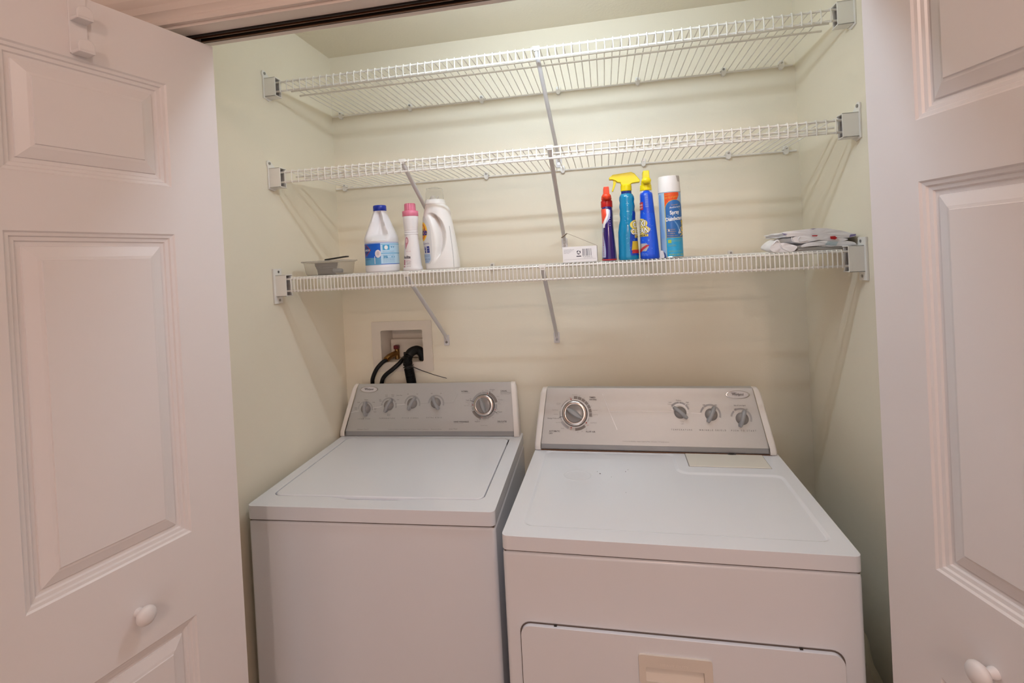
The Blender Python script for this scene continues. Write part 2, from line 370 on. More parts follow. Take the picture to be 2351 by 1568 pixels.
def big_dial(root, F, u, t, r, rot):
    M = F.m(u, t, 0, -math.radians(rot))
    d = obj('cycle_dial', MB().lathe([(r*1.03, 0), (r*1.03, .006), (r*.99, .007)], 48), m_ink, root, smooth=40, mtx=M)
    obj('chrome_ring', MB().lathe([(r*.985, .005), (r*.985, .013), (r*.95, .0165), (r*.80, .019), (r*.74, .0185), (r*.73, .0165), (r*.5, .016)], 48, cap=False), m_chrome, d, smooth=40)
    obj('hub', MB().lathe([(r*.73, .015), (r*.72, .021), (r*.66, .0245), (r*.45, .026), (.003, .0262)], 40), m_knob2, d, smooth=40)
    mb = MB()
    def g(a, b):
        s = -1+2*a; y = r*.72*s; w = r*.20*(1-abs(s)**2.2)+.0009; h = .026+.013*(1-s*s*.35)
        prof = [(-1.1, 0), (-.9, .7), (-.55, 1), (.55, 1), (.9, .7), (1.1, 0)]
        p = prof[int(round(b*5))]; return (p[0]*w, y, .0225+p[1]*(h-.0225))
    mb.grid(g, 18, 5)
    for a in (0, 1): mb.add([g(a, k/5) for k in range(6)], [tuple(range(6))])
    obj('grip', mb, m_knob, d, smooth=50)
    return d
def badge(parent, F, u, t, a, b):
    n = 40; mb = MB(); mb.cur = 1
    def el(k, s, h): q = 2*PI*k/n; return F.p(u+a*s*math.copysign(abs(math.cos(q))**1.0, math.cos(q)), t+b*s*math.sin(q), h)
    rings = [(1.06, .0002), (1.03, .0028), (.98, .0030), (.93, .0016)]
    vs = [el(k, s, h) for s, h in rings for k in range(n)]
    mb.add(vs, [(j*n+k, j*n+(k+1) % n, (j+1)*n+(k+1) % n, (j+1)*n+k) for j in range(3) for k in range(n)])
    mb.cur = 0; mb.add([el(k, .935, .0015) for k in range(n)], [tuple(range(n))])
    bd = obj('logo_badge', mb, [mat('badge_grey', (.62, .60, .60), .3, var=.02), m_chrome], parent, smooth=30)
    return bd
def badge_text(P, u, t, a, b):
    vs, fs = text2d('Whirlpool', b*.92, width=a*1.02, align='CENTER', bold=.015)
    P.get('dark_ink').add([P.F.p(u+x, t+y-b*.22, .0022) for x, y in vs], fs)
    # swoosh over the word
    P.get('dark_ink').add([P.F.p(u+x*a, t+y*b, .0022) for x, y in ((-.62, .55), (-.5, .42), (-.2, .42), (0, .62), (-.2, .50), (-.5, .50))], [(0, 1, 5), (1, 2, 4, 5), (2, 3, 4)])
def console(root, F, TL, TR, BL, BR, strip, vback, ztop):
    """face panel, strip, two end caps"""
    # face as thin slab
    q = [(BL, 0), (BR, 0), (TR, F.L), (TL, F.L)]
    mb = MB(); fr = [F.p(u, t, 0) for u, t in q]
    bk = [Vector((BL, vback, F.o.z)), Vector((BR, vback, F.o.z)), Vector((TR, vback, ztop)), Vector((TL, vback, ztop))]
    mb.add(fr+bk, [(0, 1, 2, 3), (7, 6, 5, 4), (0, 4, 5, 1), (1, 5, 6, 2), (2, 6, 7, 3), (3, 7, 4, 0)])
    c = obj('console', mb, m_silver, root, bevel=.002)
    zb = F.o.z; vb = F.o.y
    obj('lower_strip', MB().box(BL+.001, BR-.001, vb+.0015, vback, strip, zb+.0005), m_silver2, c, bevel=.001)
    for side in (-1, 1):
        ub, ut = (BL, TL) if side < 0 else (BR, TR)
        w = .0195; mb = MB(); rows = []
        # side profile (t along face, h out of it), a little proud of the face
        pf = [(-.0175, .001), (-.014, .0045), (0, .0055), (.02, .0055), (F.L*.5, .0055), (F.L-.018, .0055), (F.L-.006, .003), (F.L+.001, -.004), (F.L+.002, -.012)]
        for t, h in pf:
            f = min(1, max(0, t/F.L)); ui = ub+(ut-ub)*f
            uo = ui+side*(w if t < F.L-.03 else w*(1-.25*((t-(F.L-.03))/.032)**2))
            p = F.o+F.Y*t+F.N*h
            um = uo-side*.006
            rows.append([Vector((ui, p.y, p.z)), Vector((um, p.y, p.z)), Vector((um+side*.0042, p.y+.0018, p.z-.0005)), Vector((uo, p.y+.006, p.z-.001)), Vector((uo, vback, p.z-.001))])
        n = 5; vs = [v for r in rows for v in r]
        mb.add(vs, [(i*n+k, i*n+k+1, (i+1)*n+k+1, (i+1)*n+k) for i in range(len(rows)-1) for k in range(n-1)])
        top = rows[-1]; mb.add([top[0], top[1], top[2], top[3], top[4], Vector((top[0].x, vback, top[0].z))], [(0, 1, 2, 3, 4, 5)])
        bot = rows[0]; mb.add([bot[0], bot[1], bot[2], bot[3], bot[4], Vector((bot[0].x, vback, bot[0].z))], [(0, 1, 2, 3, 4, 5)])
        obj('end_cap', mb, m_cap, c, smooth=45)
    return c

# ------------------------------------------------------------------ washing machine
ws = empty('washing_machine', 'white top loading washing machine with a closed lid, left of the dryer', 'washing machine', (.0328, -.634, 0), math.radians(1.77))
WWd, WDp, WZ = .680, .588, .925
obj('cabinet', MB().box(0, WWd, .004, WDp, .012, .8850), m_enamel, ws, bevel=.010)
obj('seam', MB().box(.004, WWd-.004, .008, WDp-.004, .882, .893), m_seam, ws)
for fx in (.05, WWd-.05):
    for fy in (.06, WDp-.05): obj('foot', MB().lathe([(.018, 0), (.018, .008), (.01, .014)], 14, (fx, fy)), m_black, ws)
lid_o = rrect(.0365, .6365, .066, .5235, .022, 6)
hole = []
for (x, y) in rrect(.0330, .6400, .0625, .5270, .025, 6): hole.append((x, y))
# finger scoop: bulge on the front edge of the hole
i0 = max(i for i, p in enumerate(hole) if p[0] < .1 and p[1] < .07)
bul = [(.205, .0625), (.235, .058), (.27, .049), (.30, .0475), (.37, .0475), (.405, .050), (.44, .057), (.475, .0625)]
hole = hole[:i0+1]+bul+hole[i0+1:]
outer = rrect(0, WWd, 0, WDp, .014, 5)
mb = MB(); ring_fill(mb, outer, hole, lambda x, y: (x, y, WZ))
no = len(outer); nh = len(hole)
mb.add([(x, y, WZ) for x, y in outer]+[(x, y, .8885) for x, y in outer], [(i, (i+1) % no, no+(i+1) % no, no+i) for i in range(no)])
mb.add([(x, y, WZ) for x, y in hole]+[(x, y, WZ-.011) for x, y in hole], [(i, (i+1) % nh, nh+(i+1) % nh, nh+i) for i in range(nh)])
mb.add([(x, y, WZ-.011) for x, y in hole], [tuple(range(nh))])
mb.add([(x, y, .8885) for x, y in outer], [tuple(range(no))])
me = mb.mesh('top_panel', m_enamel)
bm = bmesh.new(); bm.from_mesh(me); bmesh.ops.remove_doubles(bm, verts=bm.verts, dist=1e-5); bmesh.ops.recalc_face_normals(bm, faces=bm.faces); bm.to_mesh(me); bm.free()
obj('top_panel', me, None, ws, bevel=.0055, seg=4)
lid = obj('lid', MB().prism(lid_o, 'z', WZ-.0095, WZ+.0012), m_enamel, ws, bevel=.0035, seg=3)
sc = [(.205, .0622), (.235, .0578), (.27, .0490), (.30, .0478), (.37, .0478), (.405, .0502), (.44, .0572), (.475, .0622)]
mb = MB()
vs = [(x, y, WZ-.0008) for x, y in sc]+[(x, y*.55+.0670*.45, WZ-.0045) for x, y in sc]+[(x, .0675, WZ-.0075) for x, y in sc]; n = len(sc)
mb.add(vs, [(j*n+i, j*n+i+1, (j+1)*n+i+1, (j+1)*n+i) for j in range(2) for i in range(n-1)])
obj('finger_scoop', mb, m_enamel, ws, smooth=60)
obj('lid_gap_shade', MB().box(.6372, .6395, .475, .515, WZ-.010, WZ+.0005), m_dark, ws)  # dark strip painted in for the shaded gap at the lid's right rear
FW = Face(.545, .943, .583, 1.1105)
wc = console(ws, FW, .060, .645, .015, .653, .9265, .588, 1.1105)
P = Print(FW)
badge(wc, FW, .104, .1515, .034, .0108)
badge_text(P, .104, .1515, .034, .0108)
K = [(.094, .081, -4), (.184, .093, 28), (.275, .0995, 30), (.365, .1005, -28)]
kt = []
for u, t, r in K: kt.append(small_knob(ws, FW, u, t, r))
P.arc('arc_grey', .092, .079, .0275, .0295, -88, 0); P.arc('arc_grey', .092, .079, .0255, .0300, 0, 95)
P.arc('arc_grey', .184, .091, .0255, .0310, -85, -70); P.arc('arc_grey', .184, .091, .0255, .0310, -66, 62); P.arc('arc_grey', .184, .091, .0255, .0310, 68, 105)
P.arc('arc_grey', .275, .0975, .0255, .0310, -88, 105); P.arc('arc_grey', .366, .0985, .0255, .0310, -88, 105)
for pts in ([(.029, .067), (.066, .0735)], [(.121, .083), (.155, .089)], [(.213, .094), (.246, .097)]): P.line('bright_line', pts, .0012)
P.line('arc_grey', [(.305, .099), (.337, .100)], .0009); P.line('arc_grey', [(.395, .100), (.431, .100), (.448, .132)], .0008)
for body, u, t, w in (('LOAD SIZE', .064, .0430, .048), ('TEMPERATURE', .147, .0445, .062), ('CYCLE SIGNAL', .236, .0455, .064), ('EXTRA RINSE', .329, .0465, .059)):
    P.text('dark_ink', body, u, t, .0062, width=w, shear=.2, spacing=1.9)
for body, u, t, w in (('NORMAL', .461, .138, .026), ('CASUAL', .606, .138, .024), ('HAND WASHABLES', .433, .0315, .056), ('DELICATES', .594, .032, .033)):
    P.text('dark_ink', body, u, t, .0072, width=w, bold=.02)
P.text('dark_ink', 'Permanent Press', .606, .1325, .0044, width=.037)
for u, t, w in ((.461, .1335, .032), (.606, .1285, .034), (.433, .0275, .035), (.594, .0285, .023)): P.text('grey_ink', 'soak or pre-wash', u, t, .0032, width=w)
P.text('grey_ink', 'Ultimate Care II', .062, .0055, .0068, width=.045, shear=.3)
P.text('grey_ink', 'Commercial Quality • Super Capacity Plus • 10 Cycles • 4 Speed Combinations', .184, .0065, .0042, width=.155)
P.text('grey_ink', 'Resource Saver', .348, .0068, .0045, width=.040)
P.text('grey_ink', 'Quiet Wash', .415, .0068, .0066, width=.031, shear=.3)
for body, u, t in (('Medium', .094, .1125), ('Small', .064, .1035), ('Large', .124, .1035), ('Extra', .054, .0835), ('Small', .054, .0785), ('Super', .131, .0815), ('Plus', .131, .0765), ('Reset', .131, .0685),
                   ('Cold', .173, .129), ('Cold', .173, .124), ('Warm', .198, .129), ('Cold', .198, .124), ('Hot', .150, .112), ('Cold', .150, .107), ('Gentle Heat', .224, .1275), ('Cold', .219, .112), ('Warm', .184, .060), ('Warm', .184, .055),
                   ('Off', .257, .1315), ('On', .293, .1315), ('Off', .348, .1325), ('On', .384, .1325)):
    P.text('dark_ink', body, u, t, .0046, align='CENTER')
# dial scale
du, dt = .546, .091
for a0, a1, ink in ((-74, -12, 'arc_grey'), (-95, -76, 'arc_grey'), (-10, 18, 'arc_grey'), (24, 78, 'arc_taupe'), (86, 108, 'arc_grey'), (122, 165, 'arc_grey'), (168, 188, 'arc_grey'), (200, 244, 'arc_taupe'), (248, 262, 'arc_grey')):
    P.arc(ink, du, dt, .0405, .0475 if ink == 'arc_grey' else .0500, a0, a1)
for a in (-72, 24, 120, 198): P.tick('dark_ink', du, dt, .040, .054, a, .0008)
for a in (-88, 17, 112, 192): P.tick('red_ink', du, dt, .0415, .0445, a, .0016)
for body, u, t, al in (('Regular 8', .497, .1075, 'RIGHT'), ('8 Regular', .567, .1435, 'LEFT'), ('6 Regular', .593, .0660, 'LEFT'), ('Regular 6', .530, .0330, 'RIGHT')):
    P.text('dark_ink', body, u, t, .0050, align=al)
for body, u, t, al in (('Light', .499, .1135, 'RIGHT'), ('Heavy Duty', .496, .1015, 'RIGHT'), ('Rinse', .494, .0945, 'RIGHT'), ('Super Wash', .491, .0890, 'RIGHT'), ('Off', .500, .0865, 'RIGHT'), ('Rinse', .507, .0705, 'RIGHT'), ('Off', .508, .0665, 'RIGHT'), ('Spin', .511, .0600, 'RIGHT'), ('Light', .525, .0385, 'RIGHT'),
                   ('Off', .543, .1400, 'RIGHT'), ('Rinse', .551, .1415, 'LEFT'), ('Off', .561, .1385, 'RIGHT'), ('Light', .573, .1385, 'LEFT'), ('Heavy', .592, .1200, 'LEFT'), ('Last Rinse', .597, .1085, 'LEFT'), ('Off', .597, .1000, 'LEFT'), ('Rinse', .597, .0945, 'LEFT'), ('Off', .590, .0755, 'LEFT'), ('Light', .591, .0600, 'LEFT'),
                   ('Off', .539, .0430, 'RIGHT'), ('Rinse', .547, .0395, 'CENTER'), ('Off', .556, .0425, 'LEFT'), ('Spin', .575, .0470, 'LEFT'), ('Normal Timing', .545, .0200, 'CENTER')):
    P.text('grey_ink', body, u, t, .0040, align=al)
P.build(wc, {'dark_ink': 'printed_lettering', 'grey_ink': 'printed_lettering', 'bright_line': 'printed_line'})
big_dial(ws, FW, du, dt, .0375, -19)

# ------------------------------------------------------------------ dryer
dr = empty('clothes_dryer', 'white front loading clothes dryer, right of the washing machine', 'dryer', (.75, -.7164, 0), math.radians(-.95))
DWd, DDp, DZt = .735, .665, .9245
obj('cabinet', MB().box(0, DWd, .004, DDp, .012, .8885), m_enamel, dr, bevel=.010)
obj('seam', MB().box(.004, DWd-.004, .008, DDp-.004, .885, .895), m_seam, dr)
for fx in (.05, DWd-.05):
    for fy in (.06, DDp-.05): obj('foot', MB().lathe([(.018, 0), (.018, .008), (.01, .014)], 14, (fx, fy)), m_black, dr)
def poly_round(pts, r, n=5):
    out = []; N = len(pts)
    for i in range(N):
        a, b, c = Vector(pts[i-1]), Vector(pts[i]), Vector(pts[(i+1) % N]); d1 = (a-b).normalized(); d2 = (c-b).normalized()
        p, q = b+d1*r, b+d2*r
        for k in range(n+1):
            t = k/n; v = (1-t)**2*p+2*t*(1-t)*b+t*t*q; out.append((v.x, v.y))
    return out
def inset(pts, d):
    out = []; N = len(pts)
    for i in range(N):
        a, b, c = Vector(pts[i-1]), Vector(pts[i]), Vector(pts[(i+1) % N])
        e1 = (b-a).normalized() if (b-a).length > 1e-9 else Vector((0, 0)); e2 = (c-b).normalized() if (c-b).length > 1e-9 else e1
        t = (e1+e2).normalized(); nrm = Vector((-t.y, t.x)); out.append((b.x+nrm.x*d, b.y+nrm.y*d))
    return out
rec = poly_round([(.040, .048), (.7035, .048), (.7035, .388), (.436, .388), (.436, .530), (.035, .530)], .028)
outer = rrect(0, DWd, 0, DDp, .014, 5); no = len(outer)
mb = MB(); ring_fill(mb, outer, rec, lambda x, y: (x, y, DZt))
mb.add([(x, y, DZt) for x, y in outer]+[(x, y, .892) for x, y in outer], [(i, (i+1) % no, no+(i+1) % no, no+i) for i in range(no)])
mb.add([(x, y, .892) for x, y in outer], [tuple(range(no))])
prev = rec; pz = DZt; nr = len(rec)
for d, h in ((.002, .0004), (.005, .0018), (.008, .0034), (.010, .0038)):
    cur = inset(rec, d); mb.add([(x, y, pz) for x, y in prev]+[(x, y, DZt-h) for x, y in cur], [(i, (i+1) % nr, nr+(i+1) % nr, nr+i) for i in range(nr)]); prev = cur; pz = DZt-h
# floor of the recess with a raised ring stain
cu, cv = .150, .345; ringo = [(cu+.042*math.cos(2*PI*k/32), cv+.036*math.sin(2*PI*k/32)) for k in range(32)]
ring_fill(mb, prev, ringo, lambda x, y: (x, y, pz))
pr = ringo; ph = pz
for f, h in ((.95, .0013), (.90, .0014), (.84, 0.)):
    cr_ = [(cu+.042*f*math.cos(2*PI*k/32), cv+.036*f*math.sin(2*PI*k/32)) for k in range(32)]
    mb.add([(x, y, ph) for x, y in pr]+[(x, y, pz+h) for x, y in cr_], [(i, (i+1) % 32, 32+(i+1) % 32, 32+i) for i in range(32)]); pr = cr_; ph = pz+h
mb.add([(x, y, pz) for x, y in pr], [tuple(range(32))])
me = mb.mesh('top_panel', m_enamel)
bm = bmesh.new(); bm.from_mesh(me); bmesh.ops.remove_doubles(bm, verts=bm.verts, dist=1e-5); bmesh.ops.recalc_face_normals(bm, faces=bm.faces); bm.to_mesh(me); bm.free()
obj('top_panel', me, None, dr, bevel=.0055, seg=4)
obj('lint_screen_door', MB().box(.467, .687, .4275, .524, DZt-.002, DZt+.0022), mat('ivory_plastic', (.74, .71, .64), .35, var=.01), dr, bevel=.002)
obj('lint_door_gap', MB().box(.4652, .4668, .428, .524, DZt-.002, DZt+.0006).box(.4652, .6878, .4265, .4273, DZt-.002, DZt+.0005).box(.6872, .6878, .428, .524, DZt-.002, DZt+.0004), m_ink2, dr)
obj('rust_line', MB().box(.02, .715, .5255, .53, DZt+.0002, DZt+.0022), m_rust, dr)
obj('lint_clump', MB().sphere((.602, .523, DZt+.002), .009, 8, 5, (1.6, .5, .4)), m_dark, dr)
mb = MB()
for x, y, r in ((.205, .378, .0010), (.213, .365, .0022), (.292, .398, .0009), (.285, .385, .0013), (.245, .345, .0007), (.283, .25, .0007)): mb.lathe([(r, pz), (r*.6, pz+.0008)], 8, (x, y))
obj('lint_speck', mb, m_dark, dr)
FD = Face(.53, .943, .585, 1.113)
dc = console(dr, FD, .041, .684, .019, .710, .9275, .612, 1.113)
P = Print(FD)
badge(dc, FD, .638, .158, .0335, .0118); badge_text(P, .638, .158, .0335, .0118)
for u, t, r in ((.463, .103, -48), (.5545, .0975, 27), (.643, .0865, 20)): small_knob(dr, FD, u, t, r)
P.arc('arc_grey', .462, .105, .0255, .0310, -55, 75); P.arc('bright_line', .462, .105, .0205, .0255, -80, 100)
P.arc('arc_grey', .553, .0985, .0255, .0310, -80, 110); P.arc('arc_grey', .641, .0875, .0255, .0310, -80, 110)
for (u, t) in ((.553, .0985), (.641, .0875)): P.tick('bright_line', u, t, .0255, .031, -40, .0006)
P.tick('bright_line', .462, .105, .0255, .031, 0, .0006); P.tick('bright_line', .462, .105, .0255, .031, 40, .0006)
P.line('bright_line', [(.225, .159), (.244, .104), (.266, .048)], .0016)
P.line('bright_line', [(.244, .104), (.34, .107), (.441, .1045)], .0018); P.line('bright_line', [(.494, .102), (.525, .100)], .0009)
for body, u, t, w in (('TEMPERATURE', .432, .0490, .062), ('WRINKLE SHIELD', .515, .0490, .078), ('PUSH TO START', .608, .0490, .071)):
    P.text('dark_ink', body, u, t, .0066, width=w, spacing=1.9)
for body, u, t, w in (('TIMED', .181, .1460, .020), ('DRYING', .181, .1390, .023), ('AUTOMATIC', .047, .0385, .036), ('DRY', .047, .0315, .012), ('FLUFF AIR', .167, .0385, .030)):
    P.text('dark_ink', body, u, t, .0068, width=w, bold=.015)
P.text('dark_ink', 'Energy Preferred', .043, .0795, .0052, width=.038)
P.text('dark_ink', 'End of Cycle Signal', .624, .1240, .0052, width=.033)
P.text('grey_ink', 'Commercial Quality • Super Capacity Plus • 8 Cycles • 4 Temperatures', .281, .0125, .0046, width=.142)
for body, u, t in (('Off', .535, .125), ('On', .571, .125), ('Off', .626, .1130), ('On', .660, .1130), ('Low', .435, .1325), ('Medium', .461, .1385), ('High', .487, .1325)): P.text('dark_ink', body, u, t, .0050, align='CENTER')
for body, u, t in (('Delicate', .435, .1265), ('Casual', .461, .1325), ('Heavy', .487, .1265), ('Temp', .467, .0740), ('Light', .467, .0680)): P.text('grey_ink', body, u, t, .0046, align='CENTER')
du, dt = .1325, .097
P.arc('bright_line', du, dt, .0415, .0455, 0, 360, .0003)
for k in range(7): P.arc('arc_taupe', du, dt, .0465, .0555, -2+15*k, 11+15*k)
P.arc('arc_grey', du, dt, .0465, .0490, 108, 122); P.arc('arc_taupe', du, dt, .0455, .0540, 140, 180)
P.arc('arc_grey', du, dt, .0465, .0545, 205, 240); P.arc('arc_grey', du, dt, .0475, .0505, 243, 278); P.arc('dark_ink', du, dt, .0470, .0480, -65, -28, .0006)
P.tick('dark_ink', du, dt, .0430, .0535, 256, .0008)
for a in (-14, 128, 196): P.tick('red_ink', du, dt, .0445, .0485, a, .0018)
for body, a, r in (('Off', -15, .052), ('50', 17, .059), ('60', 33, .059), ('40', 50, .059), ('30', 66, .059), ('Damp Dry', 80, .066), ('Touch Up', 92, .066), ('10', 97, .057), ('Cool Down', 115, .066), ('Off', 131, .054), ('10', 172, .058), ('20', 158, .059), ('30', 143, .060), ('Off', 196, .052),
                   ('Damp', 222, .062), ('Very Dry', 243, .062), ('Less Dry', 268, .062), ('Cool Down', 280, .066), ('Wrinkle', 302, .062), ('Guard', 298, .062), ('Extra Dry', 2, .060)):
    q = math.radians(90-a); P.text('red_ink' if body == 'Off' else 'grey_ink', body, du+r*math.cos(q), dt+r*math.sin(q)-.002, .0042, align='CENTER')
P.build(dc, {'dark_ink': 'printed_lettering', 'grey_ink': 'printed_lettering', 'bright_line': 'printed_line'})
big_dial(dr, FD, du, dt, .0400, -57)
# door
do = rrect(.036, .693, .14, .7265, .022, 6); nd_ = len(do); pk = rrect(.3055, .4240, .6355, .6655, .002, 2); npk = len(pk)
mb = MB(); ring_fill(mb, do, pk, lambda x, z: (x, -.006, z))
mb.add([(x, -.006, z) for x, z in do]+[(x, .004, z) for x, z in do], [(k, (k+1) % nd_, nd_+(k+1) % nd_, nd_+k) for k in range(nd_)])
me = mb.mesh('door', m_enamel); bm = bmesh.new(); bm.from_mesh(me); bmesh.ops.remove_doubles(bm, verts=bm.verts, dist=1e-5); bmesh.ops.recalc_face_normals(bm, faces=bm.faces); bm.to_mesh(me); bm.free()
dd = obj('door', me, None, dr, bevel=.004)
mb = MB(); ring_fill(mb, rrect(.0328, .6962, .1368, .7300, .0245, 6), rrect(.040, .689, .144, .7225, .020, 6), lambda x, z: (x, .0030, z))
obj('door_gap_shade', mb, m_seam, dr)  # brown ring paints the soft shadow line around the door
for x in (.114, .615): obj('bumper', MB().box(x-.003, x+.003, -.001, .003, .7268, .7298), m_dark, dr)
mb = MB(); mk = lambda x, z: (x, -.0105, z)
oo = rrect(.291, .441, .6290, .6915, .006, 4); ii = rrect(.3055, .4240, .6355, .6655, .002, 2)
ring_fill(mb, oo, ii, mk); n1 = len(oo); n2 = len(ii)
mb.add([(x, -.0105, z) for x, z in oo]+[(x, -.005, z) for x, z in oo], [(i, (i+1) % n1, n1+(i+1) % n1, n1+i) for i in range(n1)])
me = mb.mesh('handle', mat('ivory_handle', (.74, .68, .61), .4, var=.01))
bm = bmesh.new(); bm.from_mesh(me); bmesh.ops.remove_doubles(bm, verts=bm.verts, dist=1e-5); bmesh.ops.recalc_face_normals(bm, faces=bm.faces); bm.to_mesh(me); bm.free()
hd = obj('handle', me, None, dd, bevel=.002)
mb = MB(); a_, b_ = .3055, .4240
Pz = [(-.0105, .6655), (.0034, .6655), (.0034, .6600), (-.0015, .6480), (-.0085, .6375), (-.0105, .6355)]
mb.add([(x, y, z) for x in (a_, b_) for y, z in Pz], [(k, k+1, 7+k, 6+k) for k in range(5)]+[tuple(range(6)), tuple(range(6, 12))])
obj('finger_pocket', mb, MATS['ivory_handle'], dd)
vs, fs = text2d('HEAVY DUTY', .0085, width=.058, bold=.01)
obj('embossed_lettering', MB().add([(.3357+x, -.0111, .6705+y) for x, y in vs], fs), mat('ivory_emboss', (.80, .74, .67), .35, var=.01), dd)

# ------------------------------------------------------------------ wire shelves
def shelf(name, label, z, zl, pitch, y0, brk, braces, clips, xa=.045):
    xb = WX-.045; R, r = .0030, .00155
    root = empty(name, label, 'wire shelf', (0, 0, z), group='white wire shelves')
    def rod(y, dz, x0, x1, rad=R): obj('long_rod', MB().tube([(x0, y, dz), (x1, y, dz)], rad, 8), m_wire, root, smooth=40)
    d = zl-z
    rod(y0, -.0048, .012, WX-.012); rod(y0, d, .012, WX-.012); rod(-.318, -.0048, .034, WX-.022); rod(-.270, -.0048, .034, WX-.022); rod(-.0085, -.0048, .006, WX-.010); rod(-.15, -.0048, .034, WX-.022) if False else None
    pts = [(0, -.006, 0), (0, y0+.004, 0), (0, y0-.001, -.0004), (0, y0-.0042, -.003), (0, y0-.0050, -.007), (0, y0-.0050, d+.002), (0, y0-.0046, d-.0020), (0, y0-.0028, d-.0036)]
    me = MB().tube(pts, r, 6).mesh('cross_wire', m_wire, 50)
    n = int(round((xb-xa-.012)/pitch)); 
    for i in range(n+1):
        o = bpy.data.objects.new('cross_wire', me); COL.objects.link(o); o.parent = root; o.location = (xa+.008+(xb-xa-.016)*i/n, 0, 0)
    for side in (-1, 1):
        xw = 0 if side < 0 else WX; sg = 1 if side < 0 else -1
        X = lambda a: xw+sg*a
        mb = MB()
        zt, zb = .010, d-.016
        # hollow cup: front, top, bottom walls
        def bx(a0, a1, *k): mb.box(min(X(a0), X(a1)), max(X(a0), X(a1)), *k)
        bx(.002, .042, y0-.0125, y0-.0095, zb, zt); bx(.002, .042, y0-.0125, y0+.022, zt-.003, zt); bx(.002, .042, y0-.0125, y0+.022, zb, zb+.003); bx(.002, .040, y0+.019, y0+.022, zb, zt)
        b = obj('end_bracket', mb, m_brk, root, bevel=.0012, seg=2)
        mb = MB()
        if brk == 'tab':
            pf = [(y0-.016, zb-.004), (y0+.010, zb-.008), (y0+.026, zb), (y0+.026, zt+.004), (y0+.014, zt+.010), (y0+.002, zt+.020), (y0-.008, zt+.026), (y0-.018, zt+.022), (y0-.020, zt+.012), (y0-.016, zt+.004)]
            mb.prism(pf, 'x', X(0), X(.0045)); scr = [(y0-.009, zt+.015)]
        else:
            mb.box(min(X(0), X(.006)), max(X(0), X(.006)), y0-.020, y0+.020, zb-.022, zt+.020); scr = [(y0+.004, zt+.010), (y0+.004, zb-.011)]
        obj('flange', mb, m_brk, b, bevel=.0012, seg=2)
        for (sy, sz) in scr:
            obj('screw', MB().tube([(X(.004), sy, sz), (X(.0072), sy, sz)], .0042, 10), m_screw, b)
        obj('cup_back', MB().box(min(X(.003), X(.038)), max(X(.003), X(.038)), y0+.012, y0+.0185, zb+.004, zt-.004), mat('bracket_inside', (.35, .33, .32), .6, var=.05), b)
    for (x, dx) in braces_of(braces):
        zw = dx[1]-z; xw_ = dx[0]
        p0 = Vector((x, y0+.001, d*.30)); p1 = Vector((xw_, -.012, zw+.018)); p2 = Vector((xw_, -.006, zw+.004))
        br = obj('support_brace', MB().tube([p0+Vector((0, 0, .004)), p0+(p1-p0)*.03, p0+(p1-p0)*.08, p0+(p1-p0)*.5, p0+(p1-p0)*.97, p1, p2], [.0048, .0066, .0066, .0066, .0066, .006, .005], 10), m_brace, root, smooth=50)
        obj('wall_plate', MB().prism(rrect(xw_-.0105, xw_+.0105, zw-.020, zw+.020, .004, 3), 'y', -.004, 0), m_brace, br, bevel=.001, seg=2)
        obj('screw', MB().tube([(xw_, -.0065, zw-.007), (xw_, -.0035, zw-.007)], .0045, 10), m_screw, br)
        obj('hook_clip', MB().box(x-.010, x+.010, y0-.006, y0+.005, -.0085, .0010).box(x-.007, x+.007, y0-.004, y0+.006, d*.35, -.008), m_brk, br, bevel=.001, seg=2)
    for x in clips:
        c = obj('wall_clip', MB().prism([(-.0078, .0115), (-.0085, -.004), (-.006, -.0115), (0, -.0145), (.006, -.0115), (.0085, -.004), (.0078, .0115), (.003, .0145), (-.003, .0145)], 'y', -.0135, 0), m_brk, root, bevel=.0015, seg=2, loc=(x, 0, -.0015))
        obj('screw', MB().tube([(0, -.016, .0065), (0, -.012, .0065)], .0036, 10), m_screw, c)
    return root
def braces_of(b): return b
Y0 = -.4035
shelf('wire_shelf', 'topmost white wire shelf, empty, just under the closet ceiling', 2.1430, 2.1105, .0227, Y0, 'tab', [(.853, (.870, 1.890))], (.041, .324, .601, .881, 1.155, 1.434, 1.613))
shelf('wire_shelf', 'middle white wire shelf, empty, with two slanted braces under it', 1.8633, 1.8280, .0227, Y0, 'tab', [(.4386, (.432, 1.600)), (.8767, (.8755, 1.598))], (.042, .604, .8825, 1.161, 1.437, 1.615), )
ZS = 1.5300
shelf('wire_shelf', 'lowest white wire shelf, finely spaced, holding the bottles and the folded bags', ZS, 1.4885, .01135, Y0, 'plate', [(.432, (.417, 1.262)), (.8397, (.8302, 1.263))], (.329, .609, 1.155, 1.429))
ZB = ZS+.0018

# ------------------------------------------------------------------ laundry outlet box and hoses
ob = empty('laundry_outlet_box', 'white plastic laundry outlet box recessed in the back wall above the washing machine', 'outlet box', (.239, 0, 1.24))
T = Matrix.Translation((-.239, 0, -1.24))
mb = MB(); fo = rrect(.118, .360, 1.147, 1.339, .004, 3); fi = rrect(BX0+.002, BX1-.002, BZ0+.002, BZ1-.002, .007, 4)
ring_fill(mb, fo, fi, lambda x, z: (x, -.005, z)); n1 = len(fo); n2 = len(fi)
mb.add([(x, -.005, z) for x, z in fo]+[(x, -.0005, z) for x, z in fo], [(i, (i+1) % n1, n1+(i+1) % n1, n1+i) for i in range(n1)])
mb.add([(x, -.005, z) for x, z in fi]+[(x, .003, z) for x, z in fi], [(i, (i+1) % n2, n2+(i+1) % n2, n2+i) for i in range(n2)])
obj('face_plate', mb, m_box, ob, mtx=T)
mb = MB(); bi = rrect(BX0+.012, BX1-.012, BZ0+.006, BZ1-.012, .006, 4)
